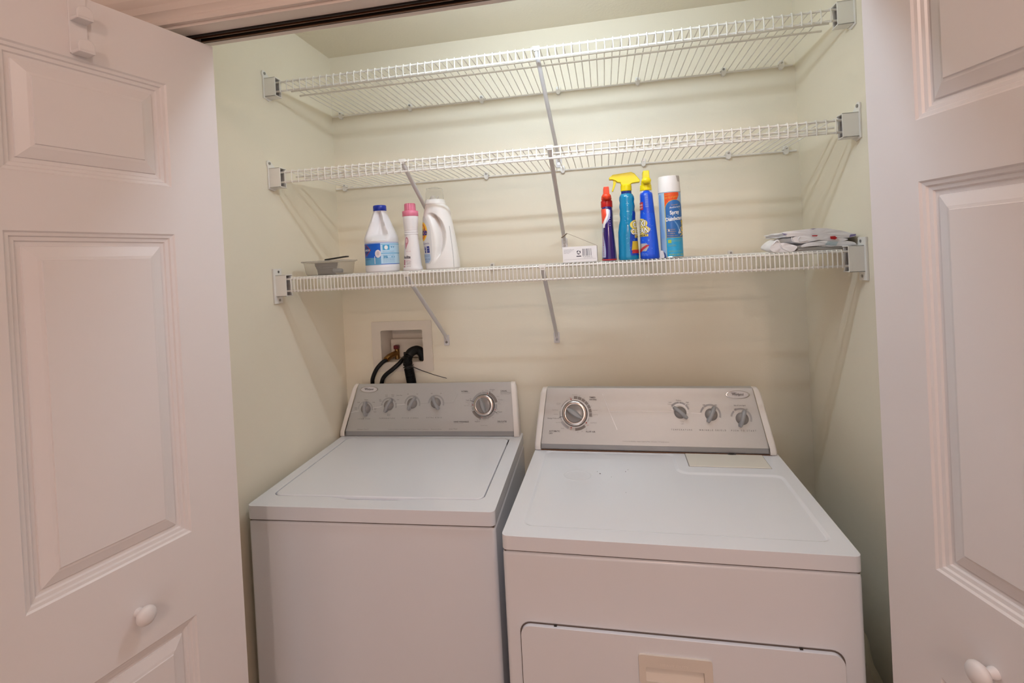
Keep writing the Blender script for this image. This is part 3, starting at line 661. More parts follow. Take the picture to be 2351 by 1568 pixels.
mb.add([(x, .003, z) for x, z in fi]+[(x, .085, z) for x, z in bi], [(i, (i+1) % n2, n2+(i+1) % n2, n2+i) for i in range(n2)])
mb.add([(x, .085, z) for x, z in bi], [tuple(range(n2))])
obj('recess', mb, m_box, ob, smooth=30, mtx=T)
obj('recess_step', MB().box(BX0+.013, BX1-.013, .060, .0845, BZ0+.007, BZ0+.080), m_box, ob, bevel=.004, mtx=T)
for vx in (.197,):
    v = obj('valve', MB().tube([(vx, .045, BZ0+.006), (vx, .045, BZ0+.045)], .0095, 14).tube([(vx, .045, BZ0+.030), (vx-.012, .018, BZ0+.024), (vx-.018, .004, BZ0+.020)], [.010, .0115, .0115], 14), m_brass, ob, smooth=40, mtx=T)
    obj('valve_handle', MB().box(vx-.009, vx+.010, .030, .050, BZ0+.045, BZ0+.060), m_dred, v, bevel=.003)
    obj('coupling', MB().tube([(vx-.016, .008, BZ0+.021), (vx-.024, -.010, BZ0+.013)], .0115, 12).tube([(vx-.024, -.010, BZ0+.013), (vx-.026, -.015, BZ0+.011)], .009, 12), m_brass, v, smooth=40)
h1 = smoothpath([(.176, -.012, 1.193), (.165, -.026, 1.186), (.146, -.037, 1.164), (.128, -.034, 1.132), (.1195, -.024, 1.108), (.117, -.016, 1.06), (.118, -.014, .95), (.118, -.014, .55)])
tag(obj('supply_hose', MB().tube(h1, .0078, 10), m_black, smooth=60), 'black rubber water hose from the red-handled brass valve, leftmost of the three hoses', 'hose', 'black hoses in the outlet box')
h2 = smoothpath([(.244, -.014, 1.195), (.234, -.030, 1.182), (.212, -.042, 1.163), (.180, -.038, 1.140), (.160, -.026, 1.114), (.151, -.016, 1.07), (.150, -.014, .95), (.150, -.014, .55)])
tag(obj('supply_hose', MB().tube(h2, .0082, 10), m_black, smooth=60), 'black rubber water hose that runs behind the ribbed drain hose', 'hose', 'black hoses in the outlet box')
dh = empty('drain_hose', 'black ribbed drain hose hooked over into the outlet box, with a zip tie', 'hose', (.27, -.03, 1.1), group='black hoses in the outlet box')
D0 = Vector((.27, -.03, 1.1))
rib = smoothpath([(.280, -.0188, .60), (.280, -.0188, .95), (.279, -.0188, 1.06), (.277, -.0210, 1.10), (.2740, -.030, 1.15), (.270, -.034, 1.190), (.273, -.028, 1.212)], 26)
rp = []; rr = []
for i, p in enumerate(rib):
    rp.append(p-D0)
L = [0]
for a, b in zip(rib, rib[1:]): L.append(L[-1]+(b-a).length)
def at_len(s):
    for i in range(len(L)-1):
        if L[i+1] >= s: f = (s-L[i])/(L[i+1]-L[i]); return rib[i].lerp(rib[i+1], f)
    return rib[-1]
N = int(L[-1]/.0010); pts = [at_len(L[-1]*i/N)-D0 for i in range(N+1)]
obj('ribbed_tube', MB().tube(pts, [.0162+(.0019 if (i % 4) in (0, 1) else -.0012) if not (1.166 < (p+D0).z < 1.177) else .0150 for i, p in enumerate(pts)], 16), m_black, dh, smooth=70)
ub = smoothpath([(.273, -.031, 1.210), (.280, -.020, 1.222), (.292, .002, 1.2265), (.305, .012, 1.219), (.311, .020, 1.203), (.312, .022, 1.188)], 6)
obj('elbow', MB().tube([p-D0 for p in ub], [.0152]+[.0172]*(len(ub)-2)+[.0172], 16), m_black, dh, smooth=60)
lp = [(.2715+.0185*math.cos(2*PI*k/20), -.032+.0185*math.sin(2*PI*k/20), 1.172+.004*math.cos(2*PI*k/20)) for k in range(20)]
zt = obj('zip_tie', MB().tube([Vector(p)-D0 for p in lp], .0015, 6, closed=True).tube([Vector(q)-D0 for q in ((.287, -.046, 1.176), (.33, -.052, 1.160), (.38, -.056, 1.144), (.428, -.060, 1.132))], [.0016, .0015, .0013, .0011], 6), mat('black_nylon', (.02, .018, .017), .4, var=.1), dh, smooth=60)
obj('zip_tie_head', MB().box(.2565, .2645, -.036, -.028, 1.207, 1.226).box(.251, .262, -.036, -.030, 1.205, 1.210), MATS['black_nylon'], dh, bevel=.001, mtx=Matrix.Translation(-D0))
mb = MB().tube([Vector(q)-D0 for q in smoothpath([(.256, -.030, 1.214), (.246, -.020, 1.200), (.248, -.018, 1.184), (.254, -.03, 1.176)])], .0007, 5)
obj('wire_twist', mb, m_brass, dh)

# ------------------------------------------------------------------ bottles: lofted bodies with wrapped print
class Loft:
    """sections (z, cx, cy, rx, ry, n); angle 0 looks to -y, positive towards +x; carve(a, z) pulls the skin in"""
    def __init__(s, secs, carve=None): s.s = secs; s.c = carve
    def sec(s, z):
        S_ = s.s
        if z <= S_[0][0]: return S_[0]
        for a, b in zip(S_, S_[1:]):
            if z <= b[0]:
                f = (z-a[0])/max(1e-9, b[0]-a[0]); return tuple(x+(y-x)*f for x, y in zip(a, b))
        return S_[-1]
    def pt(s, a, z, off=0.):
        _, cx, cy, rx, ry, n = s.sec(z); ca, sa = math.sin(a), -math.cos(a)
        k = (abs(ca)**n+abs(sa)**n)**(-1/n)
        q = s.c(a, z) if s.c else 0.
        return Vector((cx+(rx-q)*k*ca+off*ca, cy+(ry-q)*k*sa+off*sa, z))
    def body(s, na=48, sub=3, zs=None):
        zs = zs or []
        if not zs:
            for a, b in zip(s.s, s.s[1:]):
                m = max(1, sub if b[0]-a[0] > .012 else 1)
                zs += [a[0]+(b[0]-a[0])*i/m for i in range(m)]
            zs.append(s.s[-1][0])
        mb = MB(); vs = [s.pt(2*PI*k/na, z) for z in zs for k in range(na)]
        mb.add(vs, [(j*na+k, j*na+(k+1) % na, (j+1)*na+(k+1) % na, (j+1)*na+k) for j in range(len(zs)-1) for k in range(na)])
        mb.add(vs[:na], [tuple(range(na))]); mb.add(vs[-na:], [tuple(range(na))])
        return mb
    # wrapped print: x is arc length from centre angle a0, y is height
    def w(s, a0, x, z, off): return s.pt(a0+x/max(.01, s.sec(z)[3]), z, off)
    def span(s, mb, a0, zs, left, right, off=.0004, nx=10):
        """fills between left(z) and right(z)"""
        vs = [s.w(a0, left(z)+(right(z)-left(z))*i/nx, z, off) for z in zs for i in range(nx+1)]; w = nx+1
        mb.add(vs, [(j*w+i, j*w+i+1, (j+1)*w+i+1, (j+1)*w+i) for j in range(len(zs)-1) for i in range(nx)]); return mb
    def rect(s, mb, a0, x0, x1, z0, z1, off=.0004, nz=6, nx=10): return s.span(mb, a0, [z0+(z1-z0)*i/nz for i in range(nz+1)], lambda z: x0, lambda z: x1, off, nx)
    def ellipse(s, mb, a0, x, z, a, b, off=.0006):
        zs = [z-b*math.cos(PI*i/14) for i in range(15)]; g = lambda q: a*math.sqrt(max(0, 1-((q-z)/b)**2))
        return s.span(mb, a0, zs, lambda q: x-g(q), lambda q: x+g(q), off, 8)
    def text(s, mb, a0, body, x, z, size, off=.0009, rot=0., **k):
        vs, fs = text2d(body, size, **k); c, n = math.cos(rot), math.sin(rot)
        mb.add([s.w(a0, x+u*c-v*n, z+u*n+v*c, off) for u, v in vs], fs); return mb
def sm(x, a, b):
    t = min(1, max(0, (x-a)/(b-a))); return t*t*(3-2*t)
def pm(name, col, rough=.45): return mat(name, col, rough, var=.02, vscale=40)

# bleach bottle -------------------------------------------------
A = math.radians(26)
bl = empty('bleach_bottle', 'white bleach jug with a blue cap and blue label, leftmost bottle on the shelf', 'bottle', (.303, -.28, ZB))
def carve(a, z):
    d = (a-A+math.radians(20)+PI) % (2*PI)-PI
    w = math.radians(30+16*sm(z, .20, .11))
    g = max(0, 1-(d/w)**2) if abs(d) < w else 0
    if d > 0: g = sm(g, 0, .60)
    return (.026 if d < 0 else .026)*g*sm(z, .104, .122)*(1-sm(z, .186, .199))
B = Loft([(0, 0, 0, .050, .050, 2.2), (.004, 0, 0, .053, .053, 2.2), (.018, 0, 0, .0535, .0535, 2.2), (.022, 0, 0, .0525, .0525, 2.2), (.096, 0, 0, .0525, .0525, 2.2), (.100, 0, 0, .0540, .0540, 2.2), (.112, 0, 0, .0530, .0530, 2.1), (.128, 0, 0, .0475, .0475, 2), (.150, 0, 0, .0385, .0385, 2), (.172, 0, 0, .0300, .0300, 2), (.190, 0, 0, .0235, .0235, 2), (.198, 0, 0, .0195, .0195, 2), (.205, 0, 0, .0190, .0190, 2)], carve)
m_bl = pm('bleach_white_plastic', (.78, .77, .79), .4)
bo = obj('body', B.body(72, 6), m_bl, bl, smooth=60)
obj('cap', MB().lathe([(.0200, .1985), (.0212, .200), (.0212, .214), (.0195, .2165), (.012, .217)], 36), pm('cobalt_cap', '#1433a6', .35), bl, smooth=40)
mb = MB()
for k in range(8): zz = .122+k*.0075; B.rect(mb, A, -.72*B.sec(zz)[3], -.52*B.sec(zz)[3], zz, zz+.0015, .0006, 1, 4)
obj('grip_ribs', mb, m_bl, bo)
lab = obj('label', B.rect(MB(), A, -.085, .085, .0245, .0945, .0003, 4, 36), pm('label_blue', '#0f5cc4', .4), bl, smooth=60)
mb = MB(); B.rect(mb, A, -.0060, .085, .0265, .0925, .0006, 4, 22); obj('info_panel', mb, pm('label_pale_blue', '#bcdcf2', .45), lab)
mb = MB(); B.rect(mb, A, .0005, .0215, .0700, .0860, .0009, 2, 6); B.rect(mb, A, -.0050, .084, .0875, .0890, .0009, 1, 20); B.rect(mb, A, -.0050, .084, .0585, .0605, .0009, 1, 20); obj('teal_blocks', mb, pm('label_teal', '#3f9fcf', .45), lab)
mb = MB(); B.ellipse(mb, A, .0110, .0780, .0055, .0066, .0012); B.rect(mb, A, -.085, .085, .0920, .0932, .0010, 1, 30); obj('white_marks', mb, pm('label_white', '#eceef0', .45), lab)
mb = MB(); B.span(mb, A, [.024+.001*i for i in range(24)], lambda z: -.085, lambda z: -.0065, .0006, 16); obj('photo_strip', mb, pm('label_haze', '#5f9cc4', .45), lab)
mb = MB(); B.ellipse(mb, A, -.0145, .0590, .0095, .0125, .0010); B.rect(mb, A, -.0265, -.0245, .027, .052, .0010, 3, 2); obj('jug_picture', mb, pm('label_jug_white', '#e3dadd', .45), lab)
mb = MB(); B.ellipse(mb, A, -.0140, .0600, .0045, .0070, .0013); obj('jug_picture_shade', mb, pm('label_jug_pink', '#cdbfc5', .45), lab)
di = lambda sx: (lambda z: -.0580+sx*max(0, .0205-abs(z-.0715)*1.05))
mb = MB(); B.span(mb, A, [.052+.0013*i for i in range(31)], di(-1), di(1), .0008, 6); obj('emblem', mb, pm('label_red', '#b03a2c', .45), lab)
mb = MB(); B.span(mb, A, [.0545+.00115*i for i in range(31)], lambda z: -.0580-max(0, .0172-abs(z-.0715)), lambda z: -.0580+max(0, .0172-abs(z-.0715)), .0011, 6); obj('emblem', mb, pm('label_navy', '#1b3f92', .45), lab)
mb = MB(); B.text(mb, A, 'CLOROX', -.058, .0685, .0085, .0015, align='CENTER', bold=.02); obj('lettering', mb, MATS['label_white'], lab)
mb = MB()
for i, r in enumerate((.0820, .0790, .0655, .0630, .0540, .0515, .0440, .0415, .0390, .0365, .0330, .0300)): B.text(mb, A, 'bleach water use care for whites now' if i % 2 else 'follow directions for laundry and cleaning', .0235 if r > .068 else .0005, r, .0022, .0010, width=.02 if r > .068 else .038)
B.text(mb, A, 'BLEACH', -.062, .0405, .0060, .001, bold=.02); obj('lettering', mb, pm('label_ink_blue', '#3d6f94', .5), lab)
mb = MB()
for x, z in ((.029, .079), (.0365, .079), (.029, .048), (.037, .048), (.004, .050), (.008, .050), (.012, .050), (.004, .046), (.009, .046), (.013, .046)): B.rect(mb, A, x-.0014, x+.0014, z-.0022, z+.0018, .0010, 1, 2)
obj('pictograms', mb, pm('label_cyan', '#2585b4', .45), lab)

# fabric wash bottle -------------------------------------------------
A = math.radians(22)
fb = empty('fabric_wash_bottle', 'slim white fabric wash bottle with a pink cap, between the two white jugs', 'bottle', (.4145, -.30, ZB))
B = Loft([(0, 0, 0, .0295, .025, 2.2), (.004, 0, 0, .0315, .027, 2.2), (.010, 0, 0, .0300, .026, 2.2), (.016, 0, 0, .0275, .0245, 2.2), (.05, 0, 0, .0255, .0235, 2.1), (.09, 0, 0, .0225, .0215, 2), (.114, 0, 0, .0205, .0205, 2), (.1150, 0, 0, .0217, .0217, 2), (.1185, 0, 0, .0217, .0217, 2), (.1195, 0, 0, .0207, .0207, 2), (.1212, 0, 0, .0217, .0217, 2), (.1245, 0, 0, .0217, .0217, 2), (.1255, 0, 0, .0207, .0207, 2), (.1272, 0, 0, .0217, .0217, 2), (.1300, 0, 0, .0214, .0214, 2), (.150, 0, 0, .0235, .0235, 2), (.166, 0, 0, .0248, .0248, 2), (.172, 0, 0, .0240, .0240, 2), (.174, 0, 0, .020, .020, 2)])
m_fw = pm('warm_white_plastic', (.78, .75, .75), .35)
obj('body', B.body(48, 4), m_fw, fb, smooth=50)
m_pk = pm('pink_cap_plastic', '#d4768f', .4)
cp_ = obj('cap', MB().lathe([(.0246, .172), (.0252, .173), (.0252, .1875), (.0240, .1890), (.0178, .1892)], 40), m_pk, fb, smooth=40)
vs = []; n = 72
for z, r in ((.1885, .0176), (.2105, .0168), (.2130, .0150)):
    for k in range(n): q = 2*PI*k/n; rr_ = r+(.0006 if k % 4 < 2 else -.0003); vs.append((rr_*math.cos(q), rr_*math.sin(q), z))
mb = MB().add(vs, [(j*n+k, j*n+(k+1) % n, (j+1)*n+(k+1) % n, (j+1)*n+k) for j in range(2) for k in range(n)]+[tuple(range(2*n, 3*n))])
obj('knurled_top', mb, m_pk, cp_, smooth=30)
A2 = A-math.radians(38)
lab = obj('label', B.rect(MB(), A2, -.022, .010, .012, .108, .0003, 12, 12), pm('label_offwhite', '#e7e0e0', .45), fb, smooth=50)
mb = MB(); B.ellipse(mb, A2, -.0030, .094, .0066, .0125, .0006); B.span(mb, A2, [.068+.0016*i for i in range(14)], lambda z: -.0075-.002*sm(z, .066, .09)-.001, lambda z: -.0070+.0085*sm(z, .064, .09), .0006, 4); obj('drop_emblem', mb, pm('label_rose', '#c1838f', .45), lab)
mb = MB(); B.ellipse(mb, A2, -.0030, .095, .0038, .0072, .0009); obj('drop_emblem', mb, pm('label_palepink', '#e6c3ca', .45), lab)
mb = MB(); B.text(mb, A2, 'Woolite', .0095, .0390, .0135, .0007, width=.036, align='RIGHT', bold=.03); B.text(mb, A2, 'BABY WASH', .0105, .0275, .003, .0007, width=.017, align='RIGHT'); B.text(mb, A2, 'CLEANS', .009, .0235, .003, .0007, width=.013, align='RIGHT'); B.text(mb, A2, 'GENTLY', .0105, .020, .003, .0007, width=.016, align='RIGHT'); B.text(mb, A2, '16 FL OZ', .0095, .0135, .003, .0007, width=.013, align='RIGHT'); obj('lettering', mb, pm('ink_charcoal', '#3a3844', .5), lab)
mb = MB(); B.text(mb, A2, 'BABY', .0095, .0310, .0034, .0007, width=.014, align='RIGHT'); B.text(mb, A2, 'fabric wash', .0105, .0605, .003, .0007, width=.016, align='RIGHT'); B.rect(mb, A2, -.020, -.0105, .012, .035, .0005, 4, 3); obj('lettering', mb, pm('ink_rose', '#b56a7c', .5), lab)

# detergent jug -------------------------------------------------
A = math.radians(20)
dj = empty('detergent_jug', 'large white detergent jug with a clear measuring cap, rightmost of the three white bottles', 'bottle', (.503, -.265, ZB))
def lerp_tab(t, z):
    if z <= t[0][0]: return t[0][1]
    for a, b in zip(t, t[1:]):
        if z <= b[0]: return a[1]+(b[1]-a[1])*(z-a[0])/(b[0]-a[0])
    return t[-1][1]
R_TAB = [(.018, -.034), (.030, -.026), (.047, -.012), (.062, -.003), (.077, .004), (.095, .0095), (.116, .0115), (.135, .0085), (.150, .003), (.162, -.006), (.172, -.018), (.180, -.034)]
L_TAB = [(.018, -.038), (.040, -.031), (.070, -.0265), (.100, -.0265), (.137, -.034), (.160, -.043), (.172, -.050), (.180, -.052)]
def carve(a, z):
    # hand hole: an arch-shaped hollow on the camera side
    d = (a-A+PI) % (2*PI)-PI
    if abs(d) > 1.35 or z < .018 or z > .180: return 0
    x = .054*math.sin(d)-.006*z/.2; r_ = lerp_tab(R_TAB, z); l_ = lerp_tab(L_TAB, z)
    if x < l_ or x > r_+.003: return 0
    g = sm(x, l_, l_+.9*max(.004, r_-l_))*(1-sm(x, r_-.0050, r_+.003))
    return .026*g*sm(z, .018, .060)*(1-sm(z, .168, .180))
secs = [(0, 0, 0, .0515, .036, 2.6), (.004, 0, 0, .0545, .0385, 2.6), (.03, -.001, 0, .0545, .0390, 2.6), (.06, -.004, 0, .0540, .0385, 2.5), (.10, -.0075, 0, .0525, .0375, 2.4), (.14, -.0100, 0, .0490, .0360, 2.3), (.165, -.0115, 0, .0462, .0350, 2.2), (.182, -.0105, 0, .0435, .0345, 2.1), (.192, -.0105, 0, .0410, .0340, 2.05), (.199, -.0120, 0, .0375, .0335, 2), (.204, -.0140, 0, .0345, .0325, 2), (.2065, -.0150, 0, .0328, .0315, 2), (.2075, -.0155, 0, .0336, .0322, 2), (.2125, -.0155, 0, .0336, .0322, 2), (.2132, -.0155, 0, .0328, .0315, 2), (.2215, -.0155, 0, .0325, .0312, 2), (.2225, -.0155, 0, .0310, .0300, 2)]
B = Loft(secs, carve)
m_dj = pm('detergent_white_plastic', (.80, .775, .75), .33)
bo = obj('body', B.body(200, 14), m_dj, dj, smooth=60)
obj('spout', MB().lathe([(.013, .222), (.012, .226), (.006, .236), (.004, .2365)], 20, (-.021, -.002)).tube([(-.004, -.004, .222), (-.004, -.004, .233)], .003, 8), m_dj, dj, smooth=40)
m_clear = mat('clear_plastic', (.97, .97, .97), .04, trans=1., ior=1.05, spec=.2)
obj('measuring_cap', MB().lathe([(.0285, .2245), (.0278, .2450), (.0265, .2580), (.0245, .2600), (.0237, .2592), (.0257, .2572), (.0270, .2445), (.0277, .2246)], 40, (-.0165, 0), cap=False).lathe([(.0245, .2600), (.0235, .2606), (.0235, .2612), (.001, .2612)], 40, (-.0165, 0), cap=False), m_clear, dj, smooth=40)
pt = [B.pt(1.0-.16*k/12, .135-.130*k/12, .0002) for k in range(13)]
obj('seam_groove', MB().tube(pt, .0009, 6), pm('seam_grey', (.45, .43, .41), .6), bo)
A2 = A-math.radians(64)
L0 = lambda z: -.050
lab = obj('label', B.span(MB(), A2, [.018+.0034*i for i in range(46)], L0, lambda z: .0195+.006*math.sin(PI*(z-.018)/.153)-.020*max(0, (z-.12)/.05)**2-.012*max(0, (.035-z)/.02)**2, .0006, 14), pm('label_silver', '#d4d3d2', .4), dj, smooth=60)
mb = MB(); B.ellipse(mb, A2, -.0130, .122, .0250, .0305, .0009); obj('emblem', mb, pm('label_yellow', '#f2c23a', .45), lab)
mb = MB(); B.ellipse(mb, A2, -.0140, .122, .0205, .0250, .0012); obj('emblem', mb, pm('label_orange', '#d9791e', .45), lab)
mb = MB(); B.ellipse(mb, A2, -.0160, .124, .0155, .0185, .0014); obj('emblem', mb, MATS['label_yellow'], lab)
mb = MB(); B.text(mb, A2, 'Tide', .0120, .1105, .030, .0018, width=.044, align='RIGHT', bold=.03, shear=.1); obj('lettering', mb, pm('label_royal', '#27307e', .45), lab)
mb = MB(); B.text(mb, A2, 'free & gentle', .0170, .081, .0085, .0012, width=.046, align='RIGHT'); obj('lettering', mb, pm('ink_lilac', '#8f86a0', .5), lab)
mb = MB(); B.rect(mb, A2, .0055, .0160, .0535, .0745, .0010, 3, 3); B.span(mb, A2, [.0535+.0021*i for i in range(11)], lambda z: -.006+.0022*sm(z, .066, .0745), lambda z: .0015-.0022*sm(z, .066, .0745), .0010, 3); obj('badges', mb, MATS['label_royal'], lab)
mb = MB(); B.text(mb, A2, '64', .0108, .0660, .006, .0014, align='CENTER'); B.text(mb, A2, 'loads', .0108, .0590, .003, .0014, align='CENTER'); B.text(mb, A2, 'HE', -.002, .060, .004, .0014, align='CENTER'); obj('lettering', mb, pm('label_badge_white', '#cfd2e0', .5), lab)
mb = MB(); B.span(mb, A2, [.0215+.0029*i for i in range(11)], lambda z: -.045, lambda z: .0165-.010*max(0, (.036-z)/.015)**2, .0009, 8); obj('lower_panel', mb, pm('label_skyblue', '#a3b8d2', .45), lab)
mb = MB(); B.text(mb, A2, 'perfume and dye', .0140, .0455, .0036, .0013, width=.030, align='RIGHT'); B.text(mb, A2, 'liquid detergent', .0140, .0420, .0036, .0013, width=.030, align='RIGHT'); B.text(mb, A2, '100 FL OZ', .0135, .0315, .0055, .0013, width=.028, align='RIGHT'); B.text(mb, A2, '2.95 L', .0075, .0250, .0050, .0013, width=.013, align='RIGHT'); obj('lettering', mb, pm('ink_slate', '#53688f', .5), lab)

# carton -------------------------------------------------
ct = empty('small_carton', 'small white carton with its flap bent up, middle of the lowest shelf', 'box', (.942, -.325, ZB), math.radians(-1))
m_ct = pm('white_card', (.80, .77, .76), .6); m_kr = pm('kraft_card', (.42, .34, .26), .8)
bw, bd, bh = .050, .060, .0465
mb = MB().box(-bw, bw, 0, .0012, 0, bh).box(-bw, bw, bd-.0012, bd, 0, bh).box(-bw, -bw+.0012, .0012, bd-.0012, 0, bh).box(bw-.0012, bw, .0012, bd-.0012, 0, bh).box(-bw, bw, 0, bd, 0, .0012)
obj('carton_body', mb, m_ct, ct)
fl = [(bw, .0005, bh), (bw, bd*.62, bh), (-.036, bd*.62, bh+.041), (-.036, .0005, bh+.041), (-.0525, bd*.62, bh+.0285), (-.0525, .0005, bh+.0285)]
mb = MB().add(fl+[(x, y, z+.0012) for x, y, z in fl], [(0, 1, 2, 3), (3, 2, 4, 5), (6, 9, 8, 7), (9, 11, 10, 8), (0, 3, 9, 6), (3, 5, 11, 9), (1, 7, 8, 2), (2, 8, 10, 4), (4, 10, 11, 5), (0, 6, 7, 1)])
obj('open_flap', mb, m_kr, ct)
mb = MB()
for k, wdt in enumerate((3, 1, 2, 1, 1, 3, 2, 1, 2, 1, 1, 2)): mb.box(.0085+k*.0022, .0085+k*.0022+.0006*wdt*.75, -.0004, 0, .0185, .0390)
vs, fs = text2d('0 37000 4', .0028, width=.026); mb.add([(.009+x, -.0004, .0150+y) for x, y in vs], fs)
mb.add([(x, -.0003, z) for x, z in ((-.047, .0085), (.046, .0095), (.046, .0098), (-.047, .0088))], [(0, 1, 2, 3)])
mb.box(-.0100, .0038, -.0004, 0, .0165, .0190)
for r in range(3):   # three chasing arrows
    q0 = math.radians(90+120*r)
    for a0, a1 in ((0, 62),):
        vs = []
        for i in range(7):
            q = q0+math.radians(a0+(a1-a0)*i/6); vs += [(-.0031+.0036*math.cos(q), -.0004, .0290+.0036*math.sin(q)), (-.0031+.0058*math.cos(q), -.0004, .0290+.0058*math.sin(q))]
        mb.add(vs, [(2*i, 2*i+1, 2*i+3, 2*i+2) for i in range(6)])
        q = q0+math.radians(62); q2 = q0+math.radians(98)
        mb.add([(-.0031+.0024*math.cos(q), -.0004, .0290+.0024*math.sin(q)), (-.0031+.0072*math.cos(q), -.0004, .0290+.0072*math.sin(q)), (-.0031+.0048*math.cos(q2), -.0004, .0290+.0048*math.sin(q2))], [(0, 1, 2)])
obj('printed_marks', mb, pm('ink_navy', '#2c2a3e', .5), ct)
mb = MB()
for i, bdy in enumerate(('carton made from 100% recycled', 'paperboard, minimum 35%', 'post-consumer content', 'please recycle')):
    vs, fs = text2d(bdy, .0027, width=.030-.005*i); mb.add([(-.046+x, -.0004, .0375-.0035*i+y) for x, y in vs], fs)
vs, fs = text2d('please recycle this carton', .0026, width=.026); mb.add([(.011+x, -.0004, .0115+y) for x, y in vs], fs)
obj('printed_marks', mb, pm('ink_greyviolet', '#77737f', .5), ct)

# stain remover with the red head -------------------------------------------------
A = math.radians(0)
rb = empty('stain_spray_bottle', 'narrow dark purple spray bottle with a red trigger head, leftmost of the spray bottles', 'bottle', (1.0265, -.325, ZB), math.radians(2))
B = Loft([(0, 0, 0, .0195, .034, 3), (.003, 0, 0, .0208, .036, 3), (.03, 0, 0, .0190, .035, 3), (.07, 0, 0, .0165, .033, 2.8), (.095, 0, 0, .0150, .031, 2.6), (.115, 0, 0, .0150, .029, 2.5), (.135, 0, 0, .0155, .026, 2.3), (.150, 0, 0, .0158, .020, 2.1), (.158, 0, 0, .0150, .0155, 2)])
m_pu = mat('dark_purple_plastic', '#25105c', .15, var=.05, coat=.3)
obj('body', B.body(44, 5), m_pu, rb, smooth=60)
lab = obj('label', B.span(MB(), A, [.010+.0047*i for i in range(30)], lambda z: -.0250, lambda z: -.0118+.0175*sm(z, .090, .128)+.0022*math.sin(z*55), .0005, 8), pm('label_lilac', '#aeb2d0', .4), rb, smooth=60)
mb = MB(); B.span(mb, A, [.108+.0022*i for i in range(20)], lambda z: -.026, lambda z: -.0035-.012*(1-sm(z, .100, .135)), .0009, 6); obj('label_flash', mb, pm('label_scarlet', '#e2482a', .4), lab)
mb = MB(); B.span(mb, A, [.095+.0028*i for i in range(20)], lambda z: -.0030-.013*(1-sm(z, .100, .135)), lambda z: .0035-.0125*(1-sm(z, .095, .14)), .0008, 5); obj('label_flash', mb, pm('label_flash_white', '#efe9e4', .4), lab)
mb = MB(); B.rect(mb, A, -.030, .030, .0015, .0050, .0007, 2, 14); obj('base_band', mb, pm('label_bandred', '#c3362f', .45), rb, smooth=60)
mb = MB(); B.rect(mb, A, .0145, .030, .006, .145, .0006, 12, 5); obj('back_label', mb, pm('label_greyviolet', '#7d7a9c', .45), rb, smooth=60)
mb = MB(); B.text(mb, A, 'STAIN REMOVER', -.0140, .014, .0055, .0009, rot=PI/2, width=.07); obj('lettering', mb, pm('ink_red_soft', '#b04b52', .5), lab)
mb = MB()
for k in range(7): B.rect(mb, A, .0035, .0065, .100+k*.0065, .1015+k*.0065, .0007, 1, 2)
obj('grip_ticks', mb, pm('label_tick', '#b7b2cc', .5), rb)
m_rd = pm('red_head_plastic', '#e0421f', .35); m_rd2 = pm('dark_red_collar', '#b01410', .35)
hd_ = obj('collar', MB().lathe([(.0156, .153), (.0165, .155), (.0165, .172), (.0155, .174)], 36), m_rd2, rb, smooth=40)
mb = MB().lathe([(.0130, .174), (.0148, .178), (.0140, .187), (.0095, .194), (.0080, .198)], 28)
obj('spray_head', mb, m_rd, rb, smooth=50)
obj('nozzle', MB().prism([(-.0086, .188), (.0086, .188), (.0074, .2125), (-.0074, .2125)], 'y', -.024, .022), m_rd, hd_, bevel=.002)
obj('nozzle_face', MB().sphere((0, -.020, .1845), .0128, 16, 10, (1, .7, .78)), m_rd, hd_, smooth=60)

# teal spray bottle -------------------------------------------------
tb = empty('teal_spray_bottle', 'clear blue-green spray bottle with a yellow trigger head pointing left', 'bottle', (1.081, -.335, ZB))
wav = [(.100, .0240), (.112, .0218), (.120, .0212), (.130, .0222), (.136, .0216), (.142, .0207), (.152, .0222), (.158, .0214), (.164, .0203), (.172, .0216), (.180, .0208), (.186, .0180), (.190, .0135), (.198, .0128)]
B = Loft([(0, 0, 0, .0270, .024, 2.6), (.003, 0, 0, .0286, .0255, 2.6), (.012, 0, 0, .0286, .0255, 2.6), (.02, 0, 0, .0278, .025, 2.5), (.05, 0, 0, .0272, .0245, 2.4), (.08, 0, 0, .0264, .024, 2.2)]+[(z, .002*sm(z, .09, .12), 0, r, r*.95, 2) for z, r in wav])
m_te = mat('teal_liquid_plastic', '#0a86b4', .08, var=.06, vscale=14, coat=.5, trans=.12)
obj('body', B.body(48, 4), m_te, tb, smooth=60)
obj('neck', MB().lathe([(.0140, .188), (.0145, .190), (.0140, .199)], 28, (.002, 0)), pm('navy_neck', '#122f7a', .3), tb, smooth=40)
m_ye = mat('yellow_head_plastic', '#e6d211', .3, var=.02)
col = obj('collar', MB().lathe([(.0146, .196), (.0156, .1975), (.0156, .2120), (.0140, .2140)], 36, (.002, 0)), m_ye, tb, smooth=30)
k_ = .000188
hp = [(-.0448, .2375), (-.0340, .2450), (.0180, .2490), (.0265, .2445), (.0408, .2250), (.0408, .2185), (.0190, .2170), (.0140, .2130), (-.0120, .2130), (-.0130, .2210), (-.0220, .2225), (-.0270, .2275), (-.0355, .2310), (-.0440, .2310)]
obj('spray_head', MB().prism(hp, 'y', -.0105, .0105), m_ye, col, bevel=.0022)
obj('trigger', MB().prism([(-.0335, .2310), (-.0200, .2295), (-.0240, .2240), (-.0290, .2110), (-.0345, .1980), (-.0370, .1972), (-.0385, .1990), (-.0345, .2120), (-.0330, .2220)], 'y', -.0060, .0060), m_ye, col, bevel=.0015)
A2 = math.radians(52)
mb = MB(); B.span(mb, A2, [.012+.0052*i for i in range(25)], lambda z: -.0195+.012*sm(z, .06, .14)*1.2-.002*math.sin(z*50), lambda z: .028, .0004, 10); lab = obj('label', mb, pm('label_deepblue', '#123fa3', .35), tb, smooth=60)
